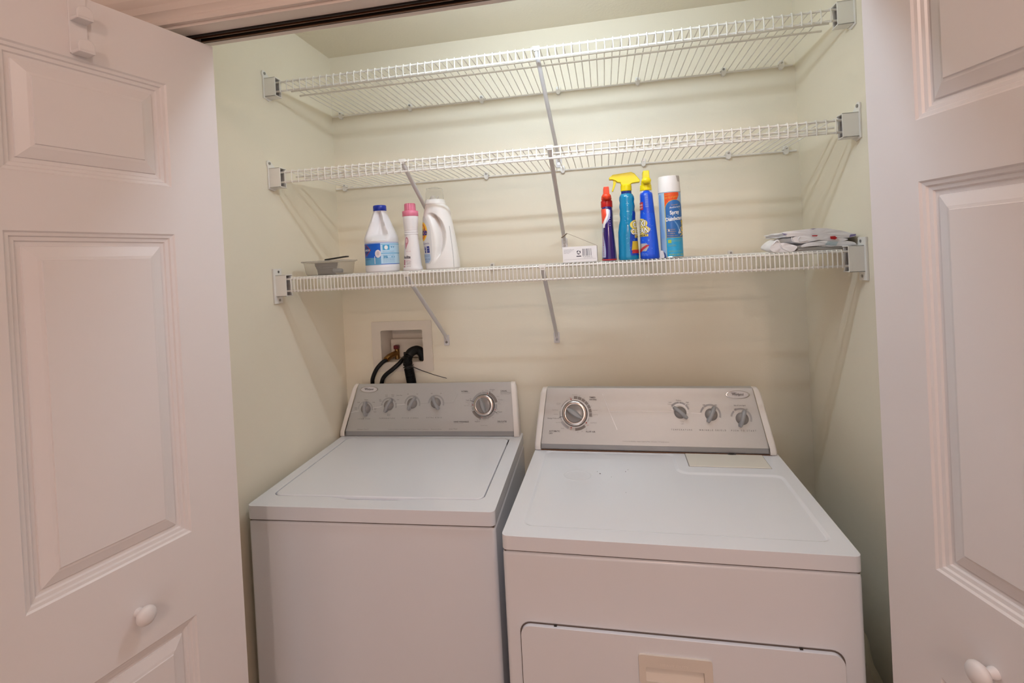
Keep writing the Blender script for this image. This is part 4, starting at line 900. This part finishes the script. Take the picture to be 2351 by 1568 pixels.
def oxi(B, lab, A2, sx, z0):
    mb = MB(); B.ellipse(mb, A2, sx, z0+.0275, .0225, .0150, .0008); B.ellipse(mb, A2, sx+.003, z0+.010, .0265, .0125, .0008); obj('logo_halo', mb, pm('label_logo_yellow', '#e9d46a', .4), lab, smooth=60)
    mb = MB(); B.text(mb, A2, 'OXI', sx+.002, z0+.0205, .0235, .0012, width=.034, align='CENTER', bold=.075, shear=.1); B.text(mb, A2, 'CLEAN', sx+.002, z0+.0015, .0205, .0012, width=.050, align='CENTER', bold=.075, shear=.1); obj('lettering', mb, pm('label_logo_black', '#14142a', .4), lab)
    mb = MB(); B.text(mb, A2, 'OXI', sx+.002, z0+.0205, .0235, .0016, width=.032, align='CENTER', bold=.02, shear=.1); B.text(mb, A2, 'CLEAN', sx+.002, z0+.0015, .0205, .0016, width=.048, align='CENTER', bold=.02, shear=.1); obj('lettering', mb, pm('label_logo_white', '#f3f1ec', .4), lab)
    mb = MB(); B.rect(mb, A2, sx-.012, sx+.024, z0-.0090, z0-.0020, .0010, 1, 8); obj('logo_band', mb, MATS['label_logo_yellow'], lab)
    mb = MB(); B.text(mb, A2, 'LAUNDRY', sx+.006, z0-.0080, .0070, .0014, width=.032, align='CENTER', bold=.03); obj('lettering', mb, MATS['label_logo_black'], lab)
    mb = MB()
    rs = random.Random(7)
    for i in range(150):
        a = rs.gauss(sx, .017); z = z0+rs.gauss(.010, .030)
        if abs(a-sx) < .027 and z0-.012 < z < z0+.043: continue
        if not (-.029 < a < .028 and .0125 < z < .134): continue
        t = math.atan2(z-z0-.012, a-sx); r = rs.uniform(.0010, .0026); w = rs.uniform(.0003, .0006); cx_, cy_ = math.cos(t), math.sin(t)
        mb.add([B.w(A2, a+cx_*r*p-cy_*w*q, z+cy_*r*p+cx_*w*q, .0007) for p, q in ((-1, -.3), (1, -1), (1, 1), (-1, .3))], [(0, 1, 2, 3)])
    obj('sparkles', mb, pm('label_sparkle', '#7fb2e6', .4), lab)
oxi(B, lab, A2, .0065, .0700)
mb = MB(); B.span(mb, A2, [.026+.0026*i for i in range(11)], lambda z: -.0175+.15*(z-.026), lambda z: .026, .0009, 8); obj('stain_picture', mb, pm('label_mustard', '#c9a92d', .45), lab)
mb = MB(); B.span(mb, A2, [.0180+.0014*i for i in range(8)], lambda z: -.0165+.15*(z-.02), lambda z: .026, .0013, 8); obj('stain_picture', mb, pm('label_crimson', '#b32c33', .45), lab)
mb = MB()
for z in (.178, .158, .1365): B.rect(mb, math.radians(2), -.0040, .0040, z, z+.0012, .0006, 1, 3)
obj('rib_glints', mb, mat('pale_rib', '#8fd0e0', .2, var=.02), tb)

# blue spray bottle -------------------------------------------------
bb = empty('blue_spray_bottle', 'opaque blue spray bottle with a yellow nozzle facing forward, next to the disinfectant can', 'bottle', (1.1385, -.335, ZB))
B = Loft([(0, .001, 0, .0245, .031, 3), (.003, .001, 0, .0262, .033, 3), (.05, .0005, 0, .0240, .032, 3), (.10, 0, 0, .0213, .030, 2.8), (.15, -.0005, 0, .0188, .027, 2.6), (.180, -.001, 0, .0175, .024, 2.4), (.1855, -.001, 0, .0168, .022, 2.3), (.188, -.001, 0, .0140, .0170, 2), (.196, -.001, 0, .0135, .0135, 2)])
m_bb = mat('royal_blue_plastic', '#0b49c8', .3, var=.03)
obj('body', B.body(48, 6), m_bb, bb, smooth=60)
obj('neck', MB().lathe([(.0150, .1868), (.0155, .1885), (.0145, .1950)], 28, (-.001, 0)), m_bl, bb, smooth=40)
col = obj('collar', MB().lathe([(.0155, .193), (.0165, .1945), (.0158, .2085), (.0145, .2100)], 36, (-.001, 0)), m_ye, bb, smooth=30)
obj('spray_head', MB().lathe([(.0125, .2095), (.0135, .213), (.0130, .221), (.0095, .227), (.0082, .232)], 28), m_ye, bb, smooth=50)
obj('nozzle', MB().prism([(-.0096, .222), (.0096, .222), (.0082, .2475), (-.0082, .2475)], 'y', -.024, .024), m_ye, col, bevel=.002)
obj('nozzle_face', MB().sphere((0, -.020, .2195), .0132, 16, 10, (1, .7, .76)), m_ye, col, smooth=60)
A2 = math.radians(-42)
mb = MB(); B.rect(mb, A2, -.030, .030, .012, .128, .0003, 14, 12); lab = obj('label', mb, pm('label_blue2', '#0f52d2', .35), bb, smooth=60)
oxi(B, lab, A2, -.0105, .0720)
mb = MB(); B.span(mb, A2, [.022+.0024*i for i in range(10)], lambda z: -.030, lambda z: .0145-.55*abs(z-.034), .0009, 8); obj('stain_picture', mb, pm('label_greyblue', '#a9a9b0', .45), lab)
mb = MB(); B.span(mb, A2, [.0195+.0022*i for i in range(10)], lambda z: max(-.03, .0115-.95*(.0415-z)*1.6), lambda z: .0170-.95*(.0395-z)*1.3, .0012, 4); obj('stain_picture', mb, MATS['label_crimson'], lab)
mb = MB(); B.text(mb, A2, '21.5 FL OZ', -.004, .0090, .0048, .0012, width=.016); B.text(mb, A2, '636 mL', -.004, .0135, .0040, .0012, width=.014); obj('lettering', mb, pm('ink_pale', '#8ea8d8', .5), lab)
mb = MB(); B.rect(mb, A2, -.030, .0020, .138, .160, .0007, 3, 6); obj('flag', mb, MATS['label_crimson'], lab)
mb = MB(); B.text(mb, A2, 'PRE', .0010, .150, .006, .0011, width=.014, align='RIGHT'); B.text(mb, A2, 'TREAT', .0010, .142, .006, .0011, width=.018, align='RIGHT'); obj('lettering', mb, MATS['label_logo_white'], lab)
mb = MB()
for k in range(14): B.rect(mb, math.radians(-5), -.0045, .0035, .145+k*.0029, .146+k*.0029, .0006, 1, 3)
obj('grip_ticks', mb, pm('label_tick2', '#8aa7dd', .5), bb)
mb = MB(); B.text(mb, math.radians(60), 'stain fighters with oxygen power', 0, .024, .0042, .0007, rot=PI/2, width=.092); obj('lettering', mb, MATS['ink_pale'], bb)
obj('base_band', MB().lathe([(.001, 0), (.001, .0001)], 6), m_bl, bb)
cl = empty('small_clip', 'tiny white and blue plastic clip wedged between the blue bottle and the can', 'clip', (1.1690, -.372, ZB))
obj('clip_body', MB().prism([(-.006, 0), (.004, 0), (.0065, .004), (.0035, .0205), (-.0045, .0215), (-.0055, .010)], 'y', -.004, .004), pm('clip_white', '#cfd0d8', .35), cl, bevel=.001)
obj('clip_jaw', MB().prism([(.0045, 0), (.0115, .001), (.0095, .012), (.0050, .018)], 'y', -.003, .005), pm('clip_blue', '#27407a', .35), cl, bevel=.001)

# disinfectant can -------------------------------------------------
cn = empty('disinfectant_can', 'tall light blue disinfectant spray can with a white cap, rightmost of the cleaning bottles', 'spray can', (1.2005, -.335, ZB))
R = .0305
B = Loft([(0, 0, 0, .0285, .0285, 2), (.002, 0, 0, R, R, 2), (.004, 0, 0, R-.0005, R-.0005, 2), (.181, 0, 0, R-.0005, R-.0005, 2), (.184, 0, 0, R-.002, R-.002, 2)])
obj('can_body', B.body(56, 4), mat('can_pale_blue', '#a9c8e0', .25, metal=.2, var=.03), cn, smooth=40)
obj('base_rim', MB().lathe([(.0302, .0002), (.0312, .0015), (.0302, .0035)], 48), m_chrome, cn, smooth=50)
m_cw = pm('cap_white', (.80, .77, .75), .45)
mb = MB(); n = 48; prof = [(R+.0004, .1825), (R, .186), (.0290, .224), (.0275, .2275), (.012, .2285)]
mb.lathe(prof, n); obj('cap', mb, m_cw, cn, smooth=40)
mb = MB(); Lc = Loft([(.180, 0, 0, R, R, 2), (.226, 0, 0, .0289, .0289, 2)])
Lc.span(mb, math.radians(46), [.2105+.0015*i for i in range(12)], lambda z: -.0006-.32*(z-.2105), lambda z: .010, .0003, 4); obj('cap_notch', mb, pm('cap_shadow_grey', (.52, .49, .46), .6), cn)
A = math.radians(2)
lab = obj('label', B.rect(MB(), A, -.0185, .046, .055, .1805, .0003, 4, 24), pm('label_softblue', '#9dbfe0', .35), cn, smooth=50)
mb = MB(); B.rect(mb, A, -.0185, .046, .0035, .055, .0003, 3, 24); obj('lower_label', mb, pm('label_aqua', '#2a9fd0', .35), lab, smooth=50)
mb = MB(); B.rect(mb, A, -.0185, .046, .0550, .0560, .0006, 1, 24); B.rect(mb, A, -.0190, -.0182, .0035, .1805, .0006, 6, 1); obj('label_rules', mb, pm('label_gold', '#cdb53c', .45), lab)
mb = MB(); B.span(mb, A, [.135+.0019*i for i in range(25)], lambda z: -.0183, lambda z: .0225*math.sqrt(max(0, min(1, (z-.150)/.022))) if z > .156 else -.0183+.016*sm(z, .132, .157), .0006, 10); obj('orange_flash', mb, pm('label_orangered', '#dc4f22', .4), lab, smooth=50)
dome = lambda z: .0255*math.sqrt(max(0, 1-max(0, (z-.135)/.0245)**2))
mb = MB(); B.span(mb, A, [.056+.0799*i/8 for i in range(8)]+[.1359+.0246*math.sin(PI/2*i/16) for i in range(17)], lambda z: .0085-dome(z-.0009)*1.04, lambda z: .0085+dome(z-.0009)*1.08, .0007, 14); obj('dome_edge', mb, MATS['label_gold'], lab, smooth=50)
mb = MB(); B.span(mb, A, [.0561+.0789*i/8 for i in range(8)]+[.135+.0245*math.sin(PI/2*i/16) for i in range(17)], lambda z: .0085-dome(z), lambda z: .0085+dome(z)*1.07, .0009, 14); obj('dome_panel', mb, pm('label_oceanblue', '#2f69ab', .35), lab, smooth=50)
mb = MB()
for (x0, z0_, x1, z1_, w) in ((-.012, .118, .020, .066, .0040), (-.005, .125, .030, .090, .0025), (.016, .140, .030, .105, .0020)):
    pts_ = [(x0+(x1-x0)*t+.008*math.sin(PI*t), z0_+(z1_-z0_)*t) for t in [i/10 for i in range(11)]]
    for (xa, za), (xb, zb_) in zip(pts_, pts_[1:]): mb.add([B.w(A, xa-w/2, za, .0011), B.w(A, xa+w/2, za, .0011), B.w(A, xb+w/2, zb_, .0011), B.w(A, xb-w/2, zb_, .0011)], [(0, 1, 2, 3)])
obj('swirls', mb, pm('label_swirl', '#6d9bcd', .35), lab)
mb = MB(); B.text(mb, A, 'Spray', .008, .1205, .0145, .0014, width=.026, align='CENTER', bold=.03, rot=.1); B.text(mb, A, 'Disinfectant', .0085, .1035, .0140, .0014, width=.050, align='CENTER', bold=.03, rot=.1); B.text(mb, A, 'Antibacterial', .010, .1375, .0070, .0014, width=.033, align='CENTER', shear=.3, rot=.1)
for x, z in ((.020, .075), (.026, .080), (.022, .070), (.030, .074), (.017, .069), (-.010, .076)): B.span(mb, A, [z-.004+.001*i for i in range(9)], lambda q: x-.0016*math.cos((q-z)*380), lambda q: x+.0016*math.cos((q-z)*380), .0014, 2)
obj('lettering', mb, pm('label_can_white', '#f1f0ee', .4), lab)
mb = MB(); B.text(mb, A, 'KILLS', -.0155, .1715, .0060, .0012, width=.013, rot=.15); B.text(mb, A, '99.9% of germs', -.0160, .1620, .0085, .0012, width=.036, rot=.15, shear=.2); B.text(mb, A, 'Crystal', .008, .1445, .0048, .0014, width=.017, align='CENTER', rot=.1)
for i, z in enumerate((.077, .0715, .066, .060)): B.text(mb, A, ('Kills common', 'household germs', 'on surfaces', 'Eliminates odors')[i], -.0145, z, .0040, .0014, width=(.021, .023, .020, .027)[i])
obj('lettering', mb, pm('label_amber', '#dba338', .45), lab)
mb = MB(); B.text(mb, A, 'Value', .0345, .0580, .0175, .0016, width=.046, rot=PI/2, bold=.03); obj('lettering', mb, pm('label_lemon', '#e9c92c', .4), lab)
mb = MB(); B.rect(mb, A, -.0140, -.0050, .0405, .0500, .0008, 2, 3)
for i, (z, w) in enumerate(((.0475, .028), (.0445, .024), (.0345, .019), (.0315, .021), (.0180, .046), (.0155, .040))): B.text(mb, A, 'WARNING keep out of reach of children' if i > 3 else 'active ingredients and others 100%', -.0035 if i < 2 else -.0135, z, .0026, .0010, width=w)
B.text(mb, A, '18 OZ (1 LB 2 OZ) 510 g', -.0120, .0068, .0052, .0010, width=.052, bold=.03); obj('lettering', mb, pm('label_lime', '#a9c04a', .45), lab)
mb = MB(); B.span(mb, math.radians(-50), [.055+.0031*i for i in range(40)], lambda z: -.012, lambda z: -.004+.008*sm(z, .09, .07), .0004, 5); obj('side_label', mb, pm('label_sideblue', '#7fa9d4', .35), cn, smooth=50)

# ------------------------------------------------------------------ clear food container at the left end
fc = empty('clear_food_container', 'clear plastic food tub with a lid, at the left end of the lowest shelf', 'container', (.118, -.285, ZB))
m_tub = mat('thin_clear_plastic', (.90, .88, .84), .18, trans=.86, ior=1.03, spec=.3)
def rr3(hx, hy, r, z): return [(x, y, z) for x, y in rrect(-hx, hx, -hy, hy, r, 5)]
rings = [rr3(.062, .045, .016, .0005), rr3(.066, .049, .018, .004), rr3(.070, .053, .018, .040), rr3(.0735, .056, .018, .041), rr3(.0735, .056, .018, .0425), rr3(.0695, .052, .018, .0425), rr3(.0653, .0483, .018, .0050), rr3(.0615, .0445, .016, .0015)]
n = len(rings[0]); mb = MB().add([v for r in rings for v in r], [(j*n+k, j*n+(k+1) % n, (j+1)*n+(k+1) % n, (j+1)*n+k) for j in range(len(rings)-1) for k in range(n)]+[tuple(range(n)), tuple((len(rings)-1)*n+k for k in range(n))])
obj('tub', mb, m_tub, fc, smooth=40)
rings = [rr3(.076, .0585, .019, .0428), rr3(.077, .0595, .019, .0440), rr3(.076, .0585, .019, .0470), rr3(.066, .049, .018, .0475), rr3(.064, .047, .018, .0455), rr3(.060, .043, .016, .0450)]
mb = MB().add([v for r in rings for v in r], [(j*n+k, j*n+(k+1) % n, (j+1)*n+(k+1) % n, (j+1)*n+k) for j in range(len(rings)-1) for k in range(n)]+[tuple((len(rings)-1)*n+k for k in range(n))])
obj('lid', mb, mat('frosted_lid', (.85, .83, .80), .25, trans=.75, ior=1.1, spec=.4), fc, smooth=40)
gp = empty('grey_plastic_cup', 'stepped grey plastic cup inside the clear food tub', 'cup', (.106, -.285, ZB+.0016))
obj('cup_body', MB().lathe([(.026, 0), (.0285, .002), (.0305, .018), (.0325, .019), (.0340, .026), (.0355, .027), (.0370, .038), (.0350, .0385)], 28), pm('cup_grey', (.17, .155, .145), .5), gp, smooth=30)
tag(obj('grey_lint_roll', MB().tube([Vector((.150+.013*math.cos(q), -.292+.010*math.sin(q), ZB+.0085+.0008*q)) for q in [i*.35 for i in range(30)]], .0052, 8), pm('lint_grey', (.34, .36, .37), .8), smooth=60), 'small coiled grey cord inside the clear food tub', 'cord')
bs = empty('black_lid_strip', 'thin black plastic strip lying tilted on the lid of the clear food tub', 'strip', (.150, -.300, ZB+.0478))
obj('strip_body', MB().prism(rrect(-.038, .040, -.014, .014, .007, 4), 'z', 0, .0038), pm('black_gloss', (.010, .009, .009), .3), bs, bevel=.0008, mtx=Matrix.Rotation(math.radians(-5.5), 4, 'Y') @ Matrix.Translation((.002, 0, .0036)))

# ------------------------------------------------------------------ folded cloth and bags at the right end
BAGS = {
    'grey': [(1.5032, 1.531), (1.5127, 1.5403), (1.5541, 1.5419), (1.5914, 1.5388), (1.6266, 1.5387), (1.6545, 1.5391), (1.6539, 1.5246), (1.626, 1.5242), (1.503, 1.527)] ,
    'low': [(1.5109, 1.5414), (1.5259, 1.5524), (1.5565, 1.5555), (1.5797, 1.557), (1.6026, 1.5537), (1.6272, 1.5533), (1.648, 1.5491), (1.6538, 1.543), (1.6528, 1.5398), (1.6266, 1.5393), (1.5914, 1.5388), (1.5702, 1.5425), (1.5381, 1.5434)] ,
    'mid': [(1.4958, 1.5699), (1.5213, 1.5729), (1.5483, 1.5726), (1.5891, 1.5682), (1.6275, 1.56), (1.6378, 1.5565), (1.6272, 1.5529), (1.6026, 1.5537), (1.5798, 1.5576), (1.5476, 1.557), (1.524, 1.5515), (1.506, 1.5535), (1.4981, 1.5599)] ,
    'top': [(1.4727, 1.5818), (1.4892, 1.5852), (1.5401, 1.5894), (1.5758, 1.5895), (1.6109, 1.5824), (1.6506, 1.5702), (1.6573, 1.565), (1.6476, 1.5613), (1.6275, 1.56), (1.5748, 1.5671), (1.5032, 1.5724), (1.4758, 1.5698), (1.4852, 1.5765)] ,
    'left': [(1.4396, 1.5424), (1.4457, 1.5541), (1.461, 1.5671), (1.4669, 1.5643), (1.4669, 1.5552), (1.4788, 1.5565), (1.5022, 1.5492), (1.5138, 1.5442), (1.5013, 1.5295), (1.4833, 1.5329), (1.463, 1.5304), (1.4466, 1.5333)] ,
    'red1': [(1.5881, 1.5663), (1.5996, 1.5666), (1.605, 1.5614), (1.5992, 1.5573), (1.5887, 1.5594)] ,
    'red2': [(1.5447, 1.5719), (1.5593, 1.5714), (1.5571, 1.5684), (1.5464, 1.569)] ,
    'pur': [(1.6357, 1.5683), (1.6492, 1.569), (1.6472, 1.5646), (1.6328, 1.5611)] ,
    'pur2': [(1.473, 1.5818), (1.488, 1.5785), (1.4794, 1.5765)] ,
    'pur3': [(1.5418, 1.5886), (1.558, 1.5891), (1.5489, 1.5869)] ,
    'teal': [(1.5739, 1.5443), (1.5823, 1.5555), (1.6061, 1.5522), (1.6006, 1.5398)] ,
    'loop': [(1.5176, 1.5692), (1.5134, 1.5643), (1.5179, 1.5574), (1.5351, 1.5591)] ,
    'loop2': [(1.4976, 1.5692), (1.4999, 1.5588), (1.5133, 1.5551)] ,
    'ear': [(1.4474, 1.55), (1.4589, 1.5622), (1.4643, 1.5589)] ,
    'ear2': [(1.466, 1.5549), (1.4745, 1.5405), (1.4888, 1.5338)] ,
}

def folded(outline, y0, y1, seed, amp=.0012, ny=9, zmin=None):
    """a soft folded layer: closed outline seen from the front, carried back with small waves"""
    rs = random.Random(seed); a, b, c = rs.uniform(30, 60), rs.uniform(40, 90), rs.uniform(0, 6)
    # round the outline by one corner-cutting pass
    P = []
    for k in range(len(outline)):
        p, q = Vector(outline[k]), Vector(outline[(k+1) % len(outline)]); P += [p.lerp(q, .25), p.lerp(q, .75)]
    n = len(P); cx = sum(p.x for p in P)/n; cz = sum(p.y for p in P)/n; vs = []
    for jy in range(ny+1):
        t = jy/ny; y = y0+(y1-y0)*t; e = 1-.05*(2*t-1)**4
        for p in P:
            w = amp*math.sin(a*p.x*2+b*y+c)+amp*.6*math.sin(b*p.x-a*y*1.7)
            z = cz+(p.y-cz)*(1-.25*t*t)+w*min(1, t*4)
            vs.append((cx+(p.x-cx)*e, y+amp*1.5*math.sin(p.x*170+c)*(1 if jy == 0 else 0), max(z, zmin) if zmin else z))
    mb = MB().add(vs, [(jy*n+k, jy*n+(k+1) % n, (jy+1)*n+(k+1) % n, (jy+1)*n+k) for jy in range(ny) for k in range(n)])
    mb.add(vs[:n]+[(cx, y0-.001, cz)], [(k, (k+1) % n, n) for k in range(n)]); mb.add(vs[-n:], [tuple(range(n))])
    return mb
def patch(pts, y): return MB().add([(x, y, z) for x, z in pts], [tuple(range(len(pts)))])
YB = -.378
m_gc = pm('grey_cloth', (.44, .42, .40), .9)
m_pb = mat('white_plastic_bag', (.80, .78, .80), .3, bump=.25, bscale=40, var=.02)
pu = pm('bag_purple', '#746a94', .5); re_ = pm('bag_red', '#b3151c', .5); te = pm('bag_teal', '#8fa9b0', .5)
def bag(name, label, cat, key): return empty(name, label, cat, (0, 0, 0))
fo_ = bag('folded_grey_cloth', 'folded grey cloth under the bags at the right end of the lowest shelf', 'cloth', 'grey')
obj('cloth_body', folded(BAGS['grey'], YB, -.20, 3, .0006, zmin=ZB), m_gc, fo_, smooth=60)
for k in range(3):
    z0_ = ZB+.0040+.0042*k; obj('fold_edge', MB().tube(smoothpath([(BAGS['grey'][1][0]-.002+.02*q, YB-.0008, z0_+.0005*math.sin(q*2+k)) for q in range(7)], 4), .0012, 6), m_gc, fo_, smooth=60)
b1 = bag('white_plastic_bag', 'crumpled white plastic bag with a teal striped corner, folded on the grey cloth', 'plastic bag', 'low')
obj('bag_body', folded(BAGS['low'], YB-.002, -.20, 5, .0009), m_pb, b1, smooth=60)
T4 = [Vector(p) for p in BAGS['teal']]; mb = MB()
for k in range(5):
    f0, f1 = .10+.18*k, .19+.18*k; q = [T4[1].lerp(T4[0], f0), T4[2].lerp(T4[3], f0), T4[2].lerp(T4[3], f1), T4[1].lerp(T4[0], f1)]
    mb.add([(p.x, YB-.0062, p.y) for p in q], [(0, 1, 2, 3)])
obj('teal_stripes', mb, te, b1)
b2 = bag('printed_plastic_bag', 'rolled white plastic bag with red print, under the topmost bag', 'plastic bag', 'mid')
obj('bag_body', folded(BAGS['mid'], YB-.001, -.21, 8, .0009), m_pb, b2, smooth=60)
for key in ('loop', 'loop2'): obj('fold_edge', MB().tube(smoothpath([(x, YB-.0020, z) for x, z in BAGS[key]], 6), .0014, 6), m_pb, b2, smooth=60)
obj('red_print', MB().add([(x, YB-.0052, z) for x, z in BAGS['red1']], [(0, 1, 2, 3, 4)]).add([(x, YB-.0052, z) for x, z in BAGS['red2']], [(0, 1, 2, 3)]), re_, b2)
b4 = bag('purple_edged_bag', 'flat folded white plastic bag with purple printed edges, on top of the pile', 'plastic bag', 'top')
obj('bag_body', folded(BAGS['top'], YB, -.20, 11, .0009), m_pb, b4, smooth=60)
mb = MB()
for key in ('pur', 'pur2', 'pur3'): mb.add([(x, YB-.0042, z) for x, z in BAGS[key]], [tuple(range(len(BAGS[key])))])
obj('purple_print', mb, pu, b4)
b3 = bag('twisted_plastic_bag', 'small bundle of white plastic bag hanging over the left side of the pile', 'plastic bag', 'left')
obj('bag_body', folded(BAGS['left'], YB-.004, -.30, 14, .0018, zmin=ZB), m_pb, b3, smooth=50)
for key in ('ear', 'ear2'): obj('fold_edge', MB().tube(smoothpath([(x, YB-.0055, z) for x, z in BAGS[key]], 6), [.0008]+[.0022]*(6*(len(BAGS[key])-1)-1)+[.0008], 6), m_pb, b3, smooth=60)

for o_ in (fo_, b1, b2, b3, b4):          # put each empty at the base of its thing
    vs = [v.co for c in o_.children for v in c.data.vertices]
    base = Vector((sum(v.x for v in vs)/len(vs), sum(v.y for v in vs)/len(vs), min(v.z for v in vs)))
    o_.location = base
    for c in o_.children: c.matrix_local = Matrix.Translation(-base)

# crumpled plastic down beside the dryer
rs = random.Random(5)
mb = MB(); mb.add(*_sph((0, 0, .29), .29, 28, 26, (.20, .30, 1.0)))
mb.v = [(max(-.066, min(.066, x*(1+.20*math.sin(z*48+y*45)))), y*(1+.18*math.sin(x*90+z*37)), max(.001, z+.014*math.sin(x*120+y*80))) for x, y, z in mb.v]
tag(obj('crumpled_plastic', mb, mat('cloudy_plastic', (.50, .48, .38), .4, bump=.4, bscale=30, var=.15), smooth=60, loc=(1.578, -.44, 0)), 'crumpled cloudy plastic stuffed between the dryer and the right wall', 'plastic bag')
# ------------------------------------------------------------------ lamps that light the place (both out of the picture)
lf = empty('closet_strip_lamp', 'white strip lamp with a bare tube on the inside of the header wall', 'lamp', TUBE_C)
h = TUBE_L/2
em = mat('tube_glow', TUBE_COL, .5, emit=TUBE_POW)
obj('tube', MB().tube([(-h, 0, 0), (h, 0, 0)], TUBE_R, 16), em, lf, smooth=40)
obj('lamp_base', MB().box(-h-.03, h+.03, YF0-TUBE_C[1]+.0005, YF0-TUBE_C[1]+.012, -.018, .022), m_brk, lf, bevel=.002)
for sx in (-1, 1): obj('tube_holder', MB().box(min(sx*h, sx*(h+.014)), max(sx*h, sx*(h+.014)), YF0-TUBE_C[1]+.011, .016, -.016, .018), m_brk, lf, bevel=.002)
for i, L_ in enumerate((LB, LA)):
    hl = empty('hall_ceiling_lamp', ('round white ceiling lamp of the hall close to the closet doors', 'round white ceiling lamp at the far end of the hall')[i], 'lamp', (L_[0], L_[1], 2.44), group='hall ceiling lamps')
    obj('ceiling_plate', MB().lathe([(.07, -.012), (.075, -.004), (.075, 0)], 32), m_brk, hl, smooth=40)
